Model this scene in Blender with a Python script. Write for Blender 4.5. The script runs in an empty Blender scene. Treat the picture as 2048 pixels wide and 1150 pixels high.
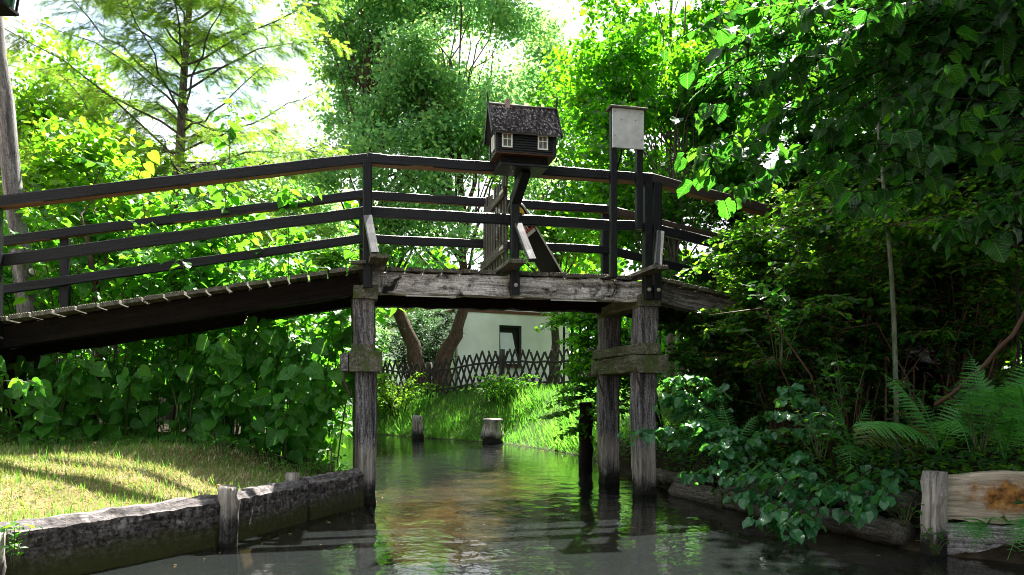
import bpy, math, random
import numpy as np
from mathutils import Matrix, Vector
rng = np.random.default_rng(7)
random.seed(7)
scene = bpy.context.scene
COL = scene.collection
PI = math.pi
A = np.array
EYE = 1.06
F = 1500.0
def at(x, y, Y):
    return A([(x-1024)/F*Y, Y, EYE+(790-y)/F*Y])

# ------------------------------------------------------------------ helpers
WM = {}
def link(o, M=None, parent=None):
    COL.objects.link(o)
    M = Matrix.Identity(4) if M is None else M
    WM[o.name] = M
    if parent is not None:
        o.parent = parent
        o.matrix_basis = WM[parent.name].inverted() @ M
    else:
        o.matrix_basis = M
    return o
def tag(o, label, cat, group=None, kind=None):
    o['label'] = label
    if cat: o['category'] = cat
    if group: o['group'] = group
    if kind: o['kind'] = kind
    return o
def thing(name, label, cat, loc, group=None):
    o = bpy.data.objects.new(name, None); o.empty_display_size = .2
    link(o, Matrix.Translation(Vector(loc)))
    return tag(o, label, cat, group)
class MB:
    def __init__(s):
        s.V=[]; s.L=[]; s.S=[]; s.M=[]; s.U=[]; s.n=0
    def add(s, V, loops, sizes, mat=0, uv=None):
        V = np.asarray(V, float)
        s.V.append(V); s.L.append(np.asarray(loops, int)+s.n); s.S.append(np.asarray(sizes, int))
        s.M.append(np.full(len(sizes), mat, int)); s.n += len(V)
        s.U.append(np.zeros((len(V), 2)) if uv is None else uv)
    def faces(s, V, faces, mat=0):
        s.add(V, [i for f in faces for i in f], [len(f) for f in faces], mat)
    def build(s, name, mats, parent=None, M=None, smooth=False):
        V = np.concatenate(s.V); L = np.concatenate(s.L); S = np.concatenate(s.S); MI = np.concatenate(s.M)
        U = np.concatenate(s.U)
        if M is None and parent is not None: M = WM[parent.name].copy()
        if M is not None:
            Mi = np.array(M.inverted()); V = V @ Mi[:3,:3].T + Mi[:3,3]
        me = bpy.data.meshes.new(name)
        me.vertices.add(len(V)); me.vertices.foreach_set('co', V.astype(np.float32).ravel())
        me.loops.add(len(L)); me.loops.foreach_set('vertex_index', L.astype(np.int32))
        me.polygons.add(len(S)); st = np.concatenate([[0], np.cumsum(S)[:-1]])
        me.polygons.foreach_set('loop_start', st.astype(np.int32))
        me.polygons.foreach_set('material_index', MI.astype(np.int32))
        me.polygons.foreach_set('use_smooth', np.full(len(S), smooth))
        uvl = me.uv_layers.new(name='UVMap')
        uvl.data.foreach_set('uv', U[L].astype(np.float32).ravel())
        me.update(calc_edges=True)
        for m in (mats if isinstance(mats, (list, tuple)) else [mats]): me.materials.append(m)
        o = bpy.data.objects.new(name, me)
        return link(o, M, parent)
def nrm(v):
    v = np.asarray(v, float); return v/np.maximum(np.linalg.norm(v, axis=-1, keepdims=True), 1e-9)
def frames(d, n):
    d = nrm(d); y = np.cross(n, d)
    bad = np.linalg.norm(y, axis=1) < 1e-3
    if bad.any(): y[bad] = np.cross(A([1.,.3,.2]), d[bad])
    y = nrm(y); z = np.cross(d, y); return d, y, z
class Tpl:
    def __init__(s, V, Fc):
        s.V = A(V, float); s.L = A([i for f in Fc for i in f]); s.S = A([len(f) for f in Fc])
def leaves(mb, tpl, pos, d, n, sc, mat=0, wid=None):
    N = len(pos)
    if N == 0: return
    X, Y, Z = frames(d, n)
    sc = np.broadcast_to(sc, (N,))
    T = tpl.V
    w = np.ones(N) if wid is None else wid
    P = pos[:,None,:] + sc[:,None,None]*(T[None,:,0:1]*X[:,None,:] + w[:,None,None]*T[None,:,1:2]*Y[:,None,:] + T[None,:,2:3]*Z[:,None,:])
    nv = len(T)
    L = (tpl.L[None,:] + (np.arange(N)*nv)[:,None]).ravel()
    mb.add(P.reshape(-1,3), L, np.tile(tpl.S, N), mat, np.tile(T[:, :2], (N,1)))
def tube(mb, pts, radii, k=6, mat=0, rough=0):
    pts = np.asarray(pts, float); n = len(pts)
    radii = np.broadcast_to(radii, (n,)).astype(float)
    t = np.gradient(pts, axis=0); t = nrm(t)
    ref = A([0.,0.,1.]) if abs(t[:,2]).mean() < .8 else A([1.,0.,0.])
    a = nrm(np.cross(t, ref)); b = np.cross(t, a)
    th = np.arange(k)*2*PI/k
    rr = radii[:,None]*(1+ (rng.normal(0, rough, (n,k)) if rough else np.zeros((n,k))))
    V = pts[:,None,:] + rr[:,:,None]*(np.cos(th)[None,:,None]*a[:,None,:] + np.sin(th)[None,:,None]*b[:,None,:])
    V = V.reshape(-1,3)
    i = np.arange(n-1)[:,None]*k; j = np.arange(k)[None,:]; j2 = (j+1)%k
    q = np.stack([i+j, i+j2, i+k+j2, i+k+j], -1).reshape(-1)
    caps = list(range(k))[::-1] + list(range((n-1)*k, n*k))
    mb.add(V, np.concatenate([q, A(caps)]), np.concatenate([np.full((n-1)*k, 4), [k, k]]), mat)
def curve(p0, p1, sag, n=8, jit=0):
    p0 = A(p0, float); p1 = A(p1, float); t = np.linspace(0, 1, n)[:,None]
    P = p0*(1-t)+p1*t + A(sag, float)*(4*t*(1-t))
    if jit: P[1:-1] += rng.normal(0, jit, (n-2,3))
    return P
def axes_matrix(p0, p1, up=(0,0,1)):
    p0 = A(p0,float); x = nrm(A(p1,float)-p0); up = A(up,float)
    if abs(np.dot(x, up)) > .98: up = A([-.225,.974,0.])
    y = nrm(np.cross(up, x)); z = np.cross(x, y)
    return Matrix(((x[0],y[0],z[0],p0[0]),(x[1],y[1],z[1],p0[1]),(x[2],y[2],z[2],p0[2]),(0,0,0,1)))
def add_beam(mb, p0, p1, w, h, ch=.006, n=6, jit=.0015, up=(0,0,1), mat=0, taper=1., bow=0.):
    """chamfered timber, section w (horizontal) x h, in world coordinates"""
    M = np.array(axes_matrix(p0, p1, up)); Lg = np.linalg.norm(A(p1,float)-A(p0,float))
    a, b = w/2, h/2
    sec = A([(-a+ch,-b),(a-ch,-b),(a,-b+ch),(a,b-ch),(a-ch,b),(-a+ch,b),(-a,b-ch),(-a,-b+ch)])
    xs = np.linspace(0, Lg, n+1)
    V = np.zeros((n+1, 8, 3)); V[:,:,0] = xs[:,None]
    sc = np.linspace(1, taper, n+1)
    V[:,:,1:] = sec[None]*sc[:,None,None]
    if jit:
        low = rng.normal(0, jit, (n+1,1,2)); V[:,:,1:] += low + rng.normal(0, jit*.7, (n+1,8,2))
    if bow: V[:,:,2] += bow*np.sin(np.linspace(0,PI,n+1))[:,None]
    V = V.reshape(-1,3) @ M[:3,:3].T + M[:3,3]
    k = 8; i = np.arange(n)[:,None]*k; j = np.arange(k)[None,:]; j2=(j+1)%k
    q = np.stack([i+j, i+j2, i+k+j2, i+k+j], -1).reshape(-1)
    caps = list(range(k))[::-1]+list(range(n*k, (n+1)*k))
    mb.add(V, np.concatenate([q, A(caps)]), np.concatenate([np.full(n*k,4),[k,k]]), mat)
def beam(name, p0, p1, w, h, mat, parent=None, **kw):
    mb = MB(); add_beam(mb, p0, p1, w, h, **kw)
    return mb.build(name, mat, parent, M=axes_matrix(p0, p1, kw.get('up', (0,0,1))))
def log(name, p0, p1, r, mat, parent=None, k=12, n=10, rough=.05, taper=1.):
    mb = MB(); p0=A(p0,float); p1=A(p1,float)
    P = curve(p0, p1, (0,0,0), n, r*.06)
    tube(mb, P, r*np.linspace(1,taper,n)*(1+rng.normal(0,rough*.6,n)), k, 0, rough)
    return mb.build(name, mat, parent, M=axes_matrix(p0,p1), smooth=True)

# ------------------------------------------------------------------ materials
class N:
    def __init__(s, name):
        s.m = bpy.data.materials.new(name); s.m.use_nodes = True
        s.t = s.m.node_tree; s.t.nodes.clear(); s.out = s.n('ShaderNodeOutputMaterial')
    def n(s, typ, **kw):
        x = s.t.nodes.new(typ)
        for k, v in kw.items(): setattr(x, k, v)
        return x
    def l(s, a, b): s.t.links.new(a, b)
    def ramp(s, fac, stops, interp='LINEAR'):
        r = s.n('ShaderNodeValToRGB'); e = r.color_ramp.elements; r.color_ramp.interpolation = interp
        while len(e) < len(stops): e.new(.5)
        for x, (p, c) in zip(e, stops):
            x.position = p; x.color = (*c, 1) if len(c) == 3 else c
        s.l(fac, r.inputs[0]); return r.outputs[0]
    def mix(s, fac, a, b, typ='MIX'):
        m = s.n('ShaderNodeMixRGB', blend_type=typ)
        for sock, v in ((m.inputs[0], fac), (m.inputs[1], a), (m.inputs[2], b)):
            if hasattr(v, 'links'): s.l(v, sock)
            elif isinstance(v, (int, float)): sock.default_value = v
            else: sock.default_value = (*v, 1)
        return m.outputs[0]
    def noise(s, vec, scale, detail=4, rough=.55, dist=0):
        x = s.n('ShaderNodeTexNoise'); x.inputs['Scale'].default_value = scale
        x.inputs['Detail'].default_value = detail; x.inputs['Roughness'].default_value = rough
        x.inputs['Distortion'].default_value = dist
        if vec is not None: s.l(vec, x.inputs['Vector'])
        return x.outputs['Fac']
    def math(s, op, a, b=0., c=None):
        m = s.n('ShaderNodeMath', operation=op)
        for sock, v in zip(m.inputs, (a, b, c)):
            if v is None: continue
            if hasattr(v, 'links'): s.l(v, sock)
            else: sock.default_value = v
        return m.outputs[0]
    def bump(s, h, strength=.3, dist=.01):
        b = s.n('ShaderNodeBump'); b.inputs['Strength'].default_value = strength; b.inputs['Distance'].default_value = dist
        s.l(h, b.inputs['Height']); return b.outputs[0]
    def bsdf(s, col, rough=.6, spec=.4, normal=None):
        p = s.n('ShaderNodeBsdfPrincipled')
        for k, v in (('Base Color', col), ('Roughness', rough), ('Specular IOR Level', spec)):
            if hasattr(v, 'links'): s.l(v, p.inputs[k])
            else: p.inputs[k].default_value = (*v, 1) if isinstance(v, tuple) else v
        if normal is not None: s.l(normal, p.inputs['Normal'])
        return p
    def done(s, sh): s.l(sh, s.out.inputs[0]); return s.m
def objvec(b, sx, sy, sz):
    tc = b.n('ShaderNodeTexCoord'); oi = b.n('ShaderNodeObjectInfo')
    off = b.math('MULTIPLY', oi.outputs['Random'], 37.)
    ad = b.n('ShaderNodeVectorMath', operation='ADD'); b.l(tc.outputs['Object'], ad.inputs[0]); b.l(off, ad.inputs[1])
    mp = b.n('ShaderNodeMapping'); mp.inputs['Scale'].default_value = (sx, sy, sz); b.l(ad.outputs[0], mp.inputs[0])
    return mp.outputs[0], tc.outputs['Object']
def wood(name, stops, rough=.75, spec=.3, grain=(1.2,22,22), crack=.7, bump=.5, moss=0., wet=False, patch=None, gs=1.5):
    b = N(name); v, ob = objvec(b, *grain)
    g = b.noise(v, gs, 7, .62, .6)
    col = b.ramp(g, stops)
    c2 = b.noise(v, gs*3.2, 4, .7, 1.2)
    cr = b.ramp(c2, [(.33,(1-crack,)*3),(.46,(1,1,1))])
    col = b.mix(1., col, cr, 'MULTIPLY')
    ln_ = b.math('ABSOLUTE', b.math('SUBTRACT', b.noise(v, gs*1.7, 3, .6, .8), .5))
    col = b.mix(1., col, b.ramp(ln_, [(.0,(1-crack,)*3),(.022,(1-crack*.55,)*3),(.04,(1,1,1))]), 'MULTIPLY')
    sp_ = b.noise(ob, 55, 4, .7)
    col = b.mix(1., col, b.ramp(sp_, [(.35,(1-crack*.7,)*3),(.6,(1.15,1.15,1.15))]), 'MULTIPLY')
    geo = b.n('ShaderNodeNewGeometry'); sep = b.n('ShaderNodeSeparateXYZ'); b.l(geo.outputs['Position'], sep.inputs[0])
    blot = b.noise(geo.outputs['Position'], 3.3, 5, .65)
    if patch:
        pf = b.ramp(b.noise(geo.outputs['Position'], 4.5, 6, .7, .8), [(.5,(0,0,0)),(.62,(1,1,1))])
        col = b.mix(pf, col, patch)
    if moss:
        mf = b.ramp(b.noise(geo.outputs['Position'], 7, 5, .65), [(.62-moss*.3,(0,0,0)),(.75-moss*.25,(1,1,1))])
        up = b.math('MULTIPLY', mf, .75)
        col = b.mix(up, col, (.055,.085,.018))
    if wet:
        zz = b.math('ADD', sep.outputs[2], b.math('MULTIPLY', b.math('SUBTRACT', blot, .5), .5))
        bl = b.ramp(zz, [(.14,(0,0,0)),(.3,(1,1,1)),(.42,(1,1,1)),(.62,(0,0,0))])
        white = b.ramp(g, [(.35,(.10,.085,.07)),(.6,(.42,.38,.33))])
        col = b.mix(b.math('MULTIPLY', bl, .8), col, white)
        wf = b.ramp(zz, [(.10,(1,1,1)),(.24,(0,0,0))])
        col = b.mix(wf, col, (.012,.012,.009))
    nb = b.bump(b.math('ADD', b.math('ADD', g, b.math('MULTIPLY', c2, .6)), b.math('MULTIPLY', sp_, .25)), bump, .014)
    return b.done(b.bsdf(col, rough, spec, nb).outputs[0])
def leafmat(name, stops, tstops=None, tfac=.5, rough=.42, spec=.45, vein=False, dead=None):
    b = N(name); geo = b.n('ShaderNodeNewGeometry'); r = b.math('ADD', b.math('MULTIPLY', geo.outputs['Random Per Island'], .62), b.math('MULTIPLY', b.ramp(b.noise(geo.outputs['Position'], 1.1, 3, .5), [(.32,(0,0,0)),(.68,(1,1,1))]), .38))
    col = b.ramp(r, stops); tcol = b.ramp(r, tstops or [(p, tuple(min(1, x*3.2) for x in c)) for p, c in stops])
    if vein:
        uv = b.n('ShaderNodeUVMap'); uv.uv_map = 'UVMap'; sp = b.n('ShaderNodeSeparateXYZ'); b.l(uv.outputs[0], sp.inputs[0])
        ay = b.math('ABSOLUTE', sp.outputs[1])
        mid = b.math('LESS_THAN', ay, .018)
        ph = b.math('SUBTRACT', b.math('MULTIPLY', sp.outputs[0], 6.5), b.math('MULTIPLY', ay, 5.))
        sv = b.math('LESS_THAN', b.math('ABSOLUTE', b.math('SUBTRACT', b.math('FRACT', ph), .5)), .06)
        vf = b.math('MULTIPLY', b.math('MAXIMUM', mid, sv), .45)
        col = b.mix(vf, col, (.16,.26,.06)); tcol = b.mix(vf, tcol, (.35,.6,.12))
        nz = b.bump(b.math('ABSOLUTE', b.math('SUBTRACT', b.math('FRACT', ph), .5)), .25, .004)
    else: nz = None
    p = b.bsdf(col, rough, spec, nz); t = b.n('ShaderNodeBsdfTranslucent'); b.l(tcol, t.inputs[0])
    m = b.n('ShaderNodeMixShader'); m.inputs[0].default_value = tfac
    b.l(p.outputs[0], m.inputs[1]); b.l(t.outputs[0], m.inputs[2])
    return b.done(m.outputs[0])
def plain(name, col, rough=.6, spec=.4, var=.25, scale=8, bump=0.):
    b = N(name); g = b.n('ShaderNodeTexCoord'); nz = b.noise(g.outputs['Object'], scale, 5, .6)
    c = b.ramp(nz, [(.3, tuple(x*(1-var) for x in col)), (.7, tuple(min(1,x*(1+var)) for x in col))])
    return b.done(b.bsdf(c, rough, spec, b.bump(nz, bump, .01) if bump else None).outputs[0])

mRail = wood('painted_rail', [(.3,(.003,.003,.005)),(.62,(.009,.009,.013)),(.85,(.028,.022,.02))], .38, .25, (1,26,26), .5, .5)
mRailUnder = wood('brown_rail_underside', [(.3,(.10,.045,.02)),(.6,(.24,.11,.05)),(.85,(.36,.19,.09))], .6, .3, (1,26,26), .4, .3)  # orange-brown for the downward faces of the handrails
mRailBrown = wood('worn_rail', [(.3,(.012,.009,.009)),(.55,(.04,.024,.017)),(.8,(.11,.06,.035))], .45, .5, (1,26,26), .6, .3)
mGrey = wood('weathered_timber', [(.26,(.045,.04,.042)),(.45,(.17,.155,.16)),(.62,(.40,.375,.38)),(.8,(.55,.52,.52))], .8, .2, (.9,16,16), .8, .7)
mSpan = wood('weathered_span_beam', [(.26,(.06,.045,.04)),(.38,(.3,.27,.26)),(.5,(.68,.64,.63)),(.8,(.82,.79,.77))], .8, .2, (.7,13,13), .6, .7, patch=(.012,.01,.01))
mPost = wood('pile_timber', [(.26,(.03,.027,.028)),(.43,(.12,.11,.12)),(.58,(.29,.27,.285)),(.8,(.46,.43,.44))], .85, .15, (.9,15,15), .8, .8, wet=True)
mMossy = wood('mossy_timber', [(.28,(.05,.045,.03)),(.5,(.16,.15,.115)),(.75,(.3,.28,.24))], .9, .1, (1,14,14), .7, .7, moss=.55)
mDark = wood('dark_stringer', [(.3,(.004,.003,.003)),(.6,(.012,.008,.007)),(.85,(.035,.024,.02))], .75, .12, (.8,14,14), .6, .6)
mDeck = wood('deck_board', [(.3,(.05,.048,.036)),(.55,(.15,.14,.115)),(.8,(.32,.30,.27))], .85, .2, (1.2,14,14), .6, .5, moss=.25)
mPicket = wood('picket_wood', [(.3,(.03,.028,.024)),(.55,(.115,.105,.09)),(.8,(.27,.25,.22))], .8, .2, (1,24,24), .6, .5)
mPole = wood('grey_pole', [(.3,(.07,.06,.062)),(.5,(.2,.18,.18)),(.75,(.42,.39,.39))], .8, .2, (1.2,10,10), .5, .5)
mFencew = wood('dark_fence_wood', [(.3,(.015,.013,.011)),(.55,(.05,.045,.038)),(.8,(.13,.12,.10))], .85, .15, (1,24,24), .6, .5)
mBrace = wood('glossy_brace', [(.3,(.03,.03,.036)),(.62,(.09,.088,.095)),(.85,(.2,.18,.17))], .34, .6, (1,26,26), .4, .15)
mBank = wood('quay_timber', [(.28,(.035,.031,.034)),(.48,(.13,.115,.115)),(.66,(.36,.33,.32)),(.85,(.55,.5,.48))], .9, .15, (2.2,9,9), .85, .9, gs=2.2)
def quay():
    b = N('quay_timber_wet'); v, ob = objvec(b, 1.4, 9, 9)
    g = b.noise(v, 2.2, 8, .72, .5)
    sp = b.noise(ob, 24, 6, .75)
    col = b.ramp(g, [(.32,(.035,.03,.032)),(.52,(.15,.135,.135)),(.72,(.5,.46,.45))])
    d = b.ramp(sp, [(.42,(.08,.07,.08)),(.6,(1,1,1))])
    geo = b.n('ShaderNodeNewGeometry'); sep = b.n('ShaderNodeSeparateXYZ'); b.l(geo.outputs['Position'], sep.inputs[0])
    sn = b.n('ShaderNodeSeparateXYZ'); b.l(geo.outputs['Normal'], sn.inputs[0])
    side = b.ramp(sn.outputs[2], [(.45,(1,1,1)),(.8,(.35,.35,.35))])  # upward faces kept paler, sunlight painted into the timber top
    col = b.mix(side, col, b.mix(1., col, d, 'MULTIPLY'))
    zz = b.math('ADD', sep.outputs[2], b.math('MULTIPLY', b.math('SUBTRACT', b.noise(geo.outputs['Position'], 8, 5, .6), .5), .18))
    mo = b.ramp(zz, [(.05,(1,1,1)),(.14,(.7,.7,.7)),(.19,(0,0,0))])
    col = b.mix(mo, col, b.mix(sp, (.008,.009,.006), (.055,.06,.012)))
    return b.done(b.bsdf(col, .85, .2, b.bump(b.math('ADD', g, b.math('MULTIPLY', sp, .8)), .9, .02)).outputs[0])
mQuay = quay()
mMetal = plain('zinc_bolt', (.45,.44,.42), .4, .5)
mRust = plain('rusty_iron', (.05,.03,.022), .7, .4, .5, 30)
mBoard = plain('faded_board', (.55,.56,.57), .6, .35, .2, 9)
mBlack = plain('black_panel', (.012,.009,.010), .6, .04, .4, 10)
mWhite = plain('white_paint', (.78,.78,.76), .6, .4, .05)
mYellow = plain('yellow_print', (.75,.45,.03), .5, .4, .5, 60)
mRed = plain('red_print', (.55,.03,.02), .5)
mSide = wood('tarred_siding', [(.3,(.004,.004,.006)),(.6,(.010,.010,.014)),(.85,(.022,.021,.026))], .42, .35, (1,30,30), .4, .3)
mTray = plain('warm_plywood', (.06,.026,.012), .6, .3, .3, 12)
mShingle = leafmat('wood_shingle', [(0,(.008,.007,.008)),(.4,(.03,.025,.028)),(.62,(.2,.18,.19)),(.85,(.7,.67,.67)),(1,(.85,.82,.82))], [(0,(0,0,0)),(1,(0,0,0))], 0., .75, .25)  # palest shingles painted near white in place of glints
def brick(name, sc, c1, c2, mort):
    b = N(name); tc = b.n('ShaderNodeTexCoord'); t = b.n('ShaderNodeTexBrick')
    mp = b.n('ShaderNodeMapping'); mp.inputs['Rotation'].default_value = (PI/2,0,0); b.l(tc.outputs['Object'], mp.inputs[0]); b.l(mp.outputs[0], t.inputs[0])
    t.inputs['Scale'].default_value = sc
    for k, c in (('Color1',c1),('Color2',c2),('Mortar',mort)): t.inputs[k].default_value = (*c,1)
    t.inputs['Mortar Size'].default_value = .03
    return b.done(b.bsdf(t.outputs[0], .8).outputs[0])
mBrick = brick('model_brick', 24, (.2,.03,.03), (.12,.02,.02), (.7,.68,.66))
def barkmat(name, stops, sc=6):
    b = N(name); tc = b.n('ShaderNodeTexCoord'); mp = b.n('ShaderNodeMapping'); mp.inputs['Scale'].default_value=(1,1,.25); b.l(tc.outputs['Object'], mp.inputs[0])
    g = b.noise(mp.outputs[0], sc*4, 8, .65, .4); c = b.ramp(g, stops)
    return b.done(b.bsdf(c, .85, .2, b.bump(g, .8, .03)).outputs[0])
mBark = barkmat('grey_bark', [(.3,(.03,.024,.018)),(.5,(.09,.075,.06)),(.75,(.2,.17,.14))])
mBarkBrown = barkmat('brown_bark', [(.3,(.022,.013,.009)),(.5,(.07,.042,.028)),(.75,(.15,.1,.07))])
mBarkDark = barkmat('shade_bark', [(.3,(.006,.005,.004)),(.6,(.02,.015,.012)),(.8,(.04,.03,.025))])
mBarkPale = barkmat('pale_bark', [(.3,(.05,.065,.04)),(.5,(.11,.13,.085)),(.75,(.22,.24,.18))])
mTwig = plain('red_brown_twig', (.06,.027,.015), .6, .3, .4, 10)
mTwigDark = plain('dark_twig', (.013,.01,.007), .8, .15, .4, 10)
mStem = plain('knotweed_stem', (.045,.055,.015), .5, .4, .5, 6)
G = lambda *s: [(p, c) for p, c in s]
mKnot = leafmat('knotweed_leaf', G((0,(.013,.10,.010)),(.6,(.03,.16,.013)),(1,(.055,.19,.016))), G((0,(.04,.26,.005)),(.6,(.12,.45,.01)),(1,(.29,.62,.016))), .5, .42, .3, True)
mWillow = leafmat('willow_leaf', G((0,(.03,.11,.05)),(.55,(.05,.15,.05)),(1,(.12,.22,.06))), G((0,(.16,.46,.17)),(.6,(.36,.68,.17)),(1,(.60,.80,.15))), .55, .5, .4)
mAlder = leafmat('alder_leaf', G((0,(.006,.04,.004)),(.6,(.018,.085,.007)),(1,(.045,.125,.01))), G((0,(.08,.38,.006)),(.6,(.17,.57,.01)),(1,(.32,.7,.014))), .52, .4, .45)
mLarch = leafmat('feathery_needles', G((0,(.025,.08,.02)),(.6,(.06,.14,.02)),(1,(.12,.19,.02))), G((0,(.14,.40,.03)),(.6,(.34,.60,.05)),(1,(.62,.72,.06))), .5, .5, .3)
mLime = leafmat('yellow_green_leaf', G((0,(.035,.10,.01)),(.6,(.08,.16,.012)),(1,(.14,.19,.015))), G((0,(.09,.34,.01)),(.6,(.22,.52,.016)),(1,(.42,.64,.025))), .52, .45, .35)
mHazel = leafmat('hazel_leaf', G((0,(.003,.024,.006)),(.6,(.007,.045,.01)),(1,(.016,.07,.01))), G((0,(.02,.15,.008)),(.6,(.055,.3,.012)),(1,(.17,.48,.015))), .4, .4, .22, True)
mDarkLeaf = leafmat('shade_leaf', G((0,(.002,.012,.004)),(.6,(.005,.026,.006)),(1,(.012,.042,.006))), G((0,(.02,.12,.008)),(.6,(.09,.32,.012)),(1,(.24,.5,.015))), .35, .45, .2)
mShrub = leafmat('privet_leaf', G((0,(.003,.025,.009)),(.6,(.008,.05,.013)),(1,(.022,.08,.012))), G((0,(.06,.3,.012)),(.6,(.2,.54,.018)),(1,(.42,.66,.025))), .45, .38, .28)
mFern = leafmat('fern_green', G((0,(.022,.13,.022)),(.6,(.045,.19,.03)),(1,(.08,.23,.035))), G((0,(.05,.3,.02)),(.6,(.1,.42,.03)),(1,(.2,.5,.03))), .38, .45, .35)
mFernOld = leafmat('fern_browning', G((0,(.03,.07,.012)),(.6,(.075,.08,.015)),(1,(.15,.075,.02))), None, .35, .5, .3)
mGrass = leafmat('bank_grass_blade', G((0,(.02,.085,.008)),(.6,(.045,.15,.012)),(1,(.12,.2,.02))), G((0,(.12,.44,.02)),(.7,(.2,.52,.05)),(1,(.42,.58,.1))), .45, .4, .4)
mLawn = leafmat('dry_lawn_blade', G((0,(.03,.11,.01)),(.42,(.07,.18,.015)),(.56,(.24,.27,.09)),(.72,(.48,.43,.27)),(1,(.7,.65,.5))), G((0,(.14,.42,.02)),(.3,(.3,.5,.04)),(.5,(.4,.36,.1)),(1,(.5,.4,.2))), .35, .5, .3)
mHazelLow = leafmat('low_hazel_leaf', G((0,(.008,.065,.025)),(.6,(.018,.11,.045)),(1,(.035,.15,.04))), G((0,(.04,.24,.03)),(.6,(.09,.4,.04)),(1,(.2,.5,.04))), .35, .34, .45, True)
mDull = leafmat('dull_green_leaf', G((0,(.008,.035,.016)),(1,(.02,.06,.022))), G((0,(.03,.12,.03)),(1,(.09,.24,.04))), .35, .5, .3)

# ------------------------------------------------------------------ leaf templates
def sym(mx, ex, ew, fold=.2, droop=.2, wob=0):
    """midrib points mx, edge points (ex, ew), quads between"""
    V = [(x,0,-droop*x*x) for x in mx]; n = len(mx); m = len(ex)
    for sgn in (1,-1):
        for x, w in zip(ex, ew): V.append((x, sgn*w, fold*w-droop*x*x + wob*math.sin(9*x)*w))
    Fc = []
    for k in (0, 1):
        o = n+k*m
        Fs = [(0, o, 1)] if False else []
        for i in range(m-1):
            j0 = min(i, n-1); j1 = min(i+1, n-1)
            f = (j0, j1, o+i+1, o+i)
            Fs.append(f if k == 0 else f[::-1])
        f = (min(m-1, n-1), n-1, o+m-1); 
        if f[0] != f[1]: Fs.append(f if k == 0 else f[::-1])
        Fc += Fs
    return Tpl(V, Fc)
T_heart = sym([0,.06,.28,.55,.8,1.], [-.09,.06,.28,.55,.8], [.17,.38,.45,.36,.17], .22, .22, .12)
ex = np.linspace(.0,.95,12); ew = .48*(1-np.abs(2*(ex**.9)-.98)**2.3)**.6; ew[1::2] *= .92; ew[0]=.12
T_hazel = sym(list(ex)+[1.04], list(ex), list(ew), .25, .3, .15)
T_oval = Tpl([(0,0,0),(1,0,-.12),(.3,.27,.06),(.72,.22,0),(.3,-.27,.06),(.72,-.22,0)], [(0,1,3,2),(0,4,5,1)])
T_round = Tpl([(0,0,0),(1,0,-.1),(.2,.3,.08),(.5,.42,.08),(.85,.28,0),(.2,-.3,.08),(.5,-.42,.08),(.85,-.28,0)], [(0,1,4,3,2),(0,5,6,7,1)])
T_narrow = Tpl([(0,0,0),(1,0,-.18),(.3,.1,.02),(.7,.085,-.06),(.3,-.1,.02),(.7,-.085,-.06)], [(0,1,3,2),(0,4,5,1)])
def comp(npair, ll, lw, rach=.012, ang=60, droop=.25):
    V=[]; Fc=[]
    def q(*pts):
        o=len(V); V.extend(pts); Fc.append(tuple(range(o,o+len(pts))))
    q((0,-rach,0),(1,-rach*.4,-droop),(1,rach*.4,-droop),(0,rach,0))
    for i in range(npair):
        x = .15+.8*i/npair; z = -droop*x*x
        L = ll*(1-.35*abs(i/npair-.4)); ca, sa = math.cos(math.radians(ang)), math.sin(math.radians(ang))
        for s in (1,-1):
            dx, dy = ca*L, s*sa*L; px, py = -sa*lw, s*ca*lw
            q((x,0,z),(x+dx*.35+px,dy*.35+py,z+.01),(x+dx*.75+px*.6,dy*.75+py*.6,z-.03),(x+dx,dy,z-.06),(x+dx*.75-px*.6,dy*.75-py*.6,z-.03),(x+dx*.35-px,dy*.35-py,z+.01))
    L=ll; x=.97; z=-droop
    q((x,0,z),(x+L*.35,lw,z),(x+L*.75,lw*.6,z-.03),(x+L,0,z-.06),(x+L*.75,-lw*.6,z-.03),(x+L*.35,-lw,z))
    return Tpl(V,Fc)
T_ash = comp(5,.34,.055)
def spray():
    V=[]; Fc=[]
    def q(*p):
        o=len(V); V.extend(p); Fc.append(tuple(range(o,o+len(p))))
    q((0,-.012,0),(1,-.004,-.15),(1,.004,-.15),(0,.012,0))
    for i in range(9):
        x=.08+.92*i/9; z=-.15*x*x; L=.24*(1-.5*abs(i/9-.45))
        for s in (1,-1): q((x-.03,0,z),(x+.03,0,z),(x+.1,s*L,z-.03))
    return Tpl(V,Fc)
T_spray = spray()
T_blade = Tpl([(0,-.035,0),(0,.035,0),(.45,.028,.02),(.45,-.028,.02),(.8,.016,-.06),(.8,-.016,-.06),(1,0,-.16)], [(0,1,2,3),(3,2,4,5),(5,4,6)])

# ------------------------------------------------------------------ ground
LEFT = A([(-9,-6),(-5.6,-1.5),(-3.5,2.6),(-2.81,4.12),(-2.1,5.39),(-1.8,6.36),(-1.5,7.2),(-1.75,8.6),(-2.3,10),(-3.4,13),(-6.5,16.5),(-18,20)], float)
RIGHT = A([(-19,26),(-8,22.2),(-3.7,20.4),(-2.3,18.7),(-.38,16.7),(.73,14.45),(1.12,13.2),(1.35,12),(1.55,10.5),(1.7,9.2),(1.75,8.0),(2.25,6.6),(2.75,5.1),(3.6,4.4),(5.2,2.5),(7.5,-6)], float)
def segdist(P, poly):
    best = np.full(len(P), 1e9)
    for a, b in zip(poly[:-1], poly[1:]):
        ab = b-a; t = np.clip(((P-a)@ab)/(ab@ab), 0, 1)
        best = np.minimum(best, np.linalg.norm(P-(a+t[:,None]*ab), axis=1))
    return best
POLY = np.concatenate([LEFT, RIGHT])
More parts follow.
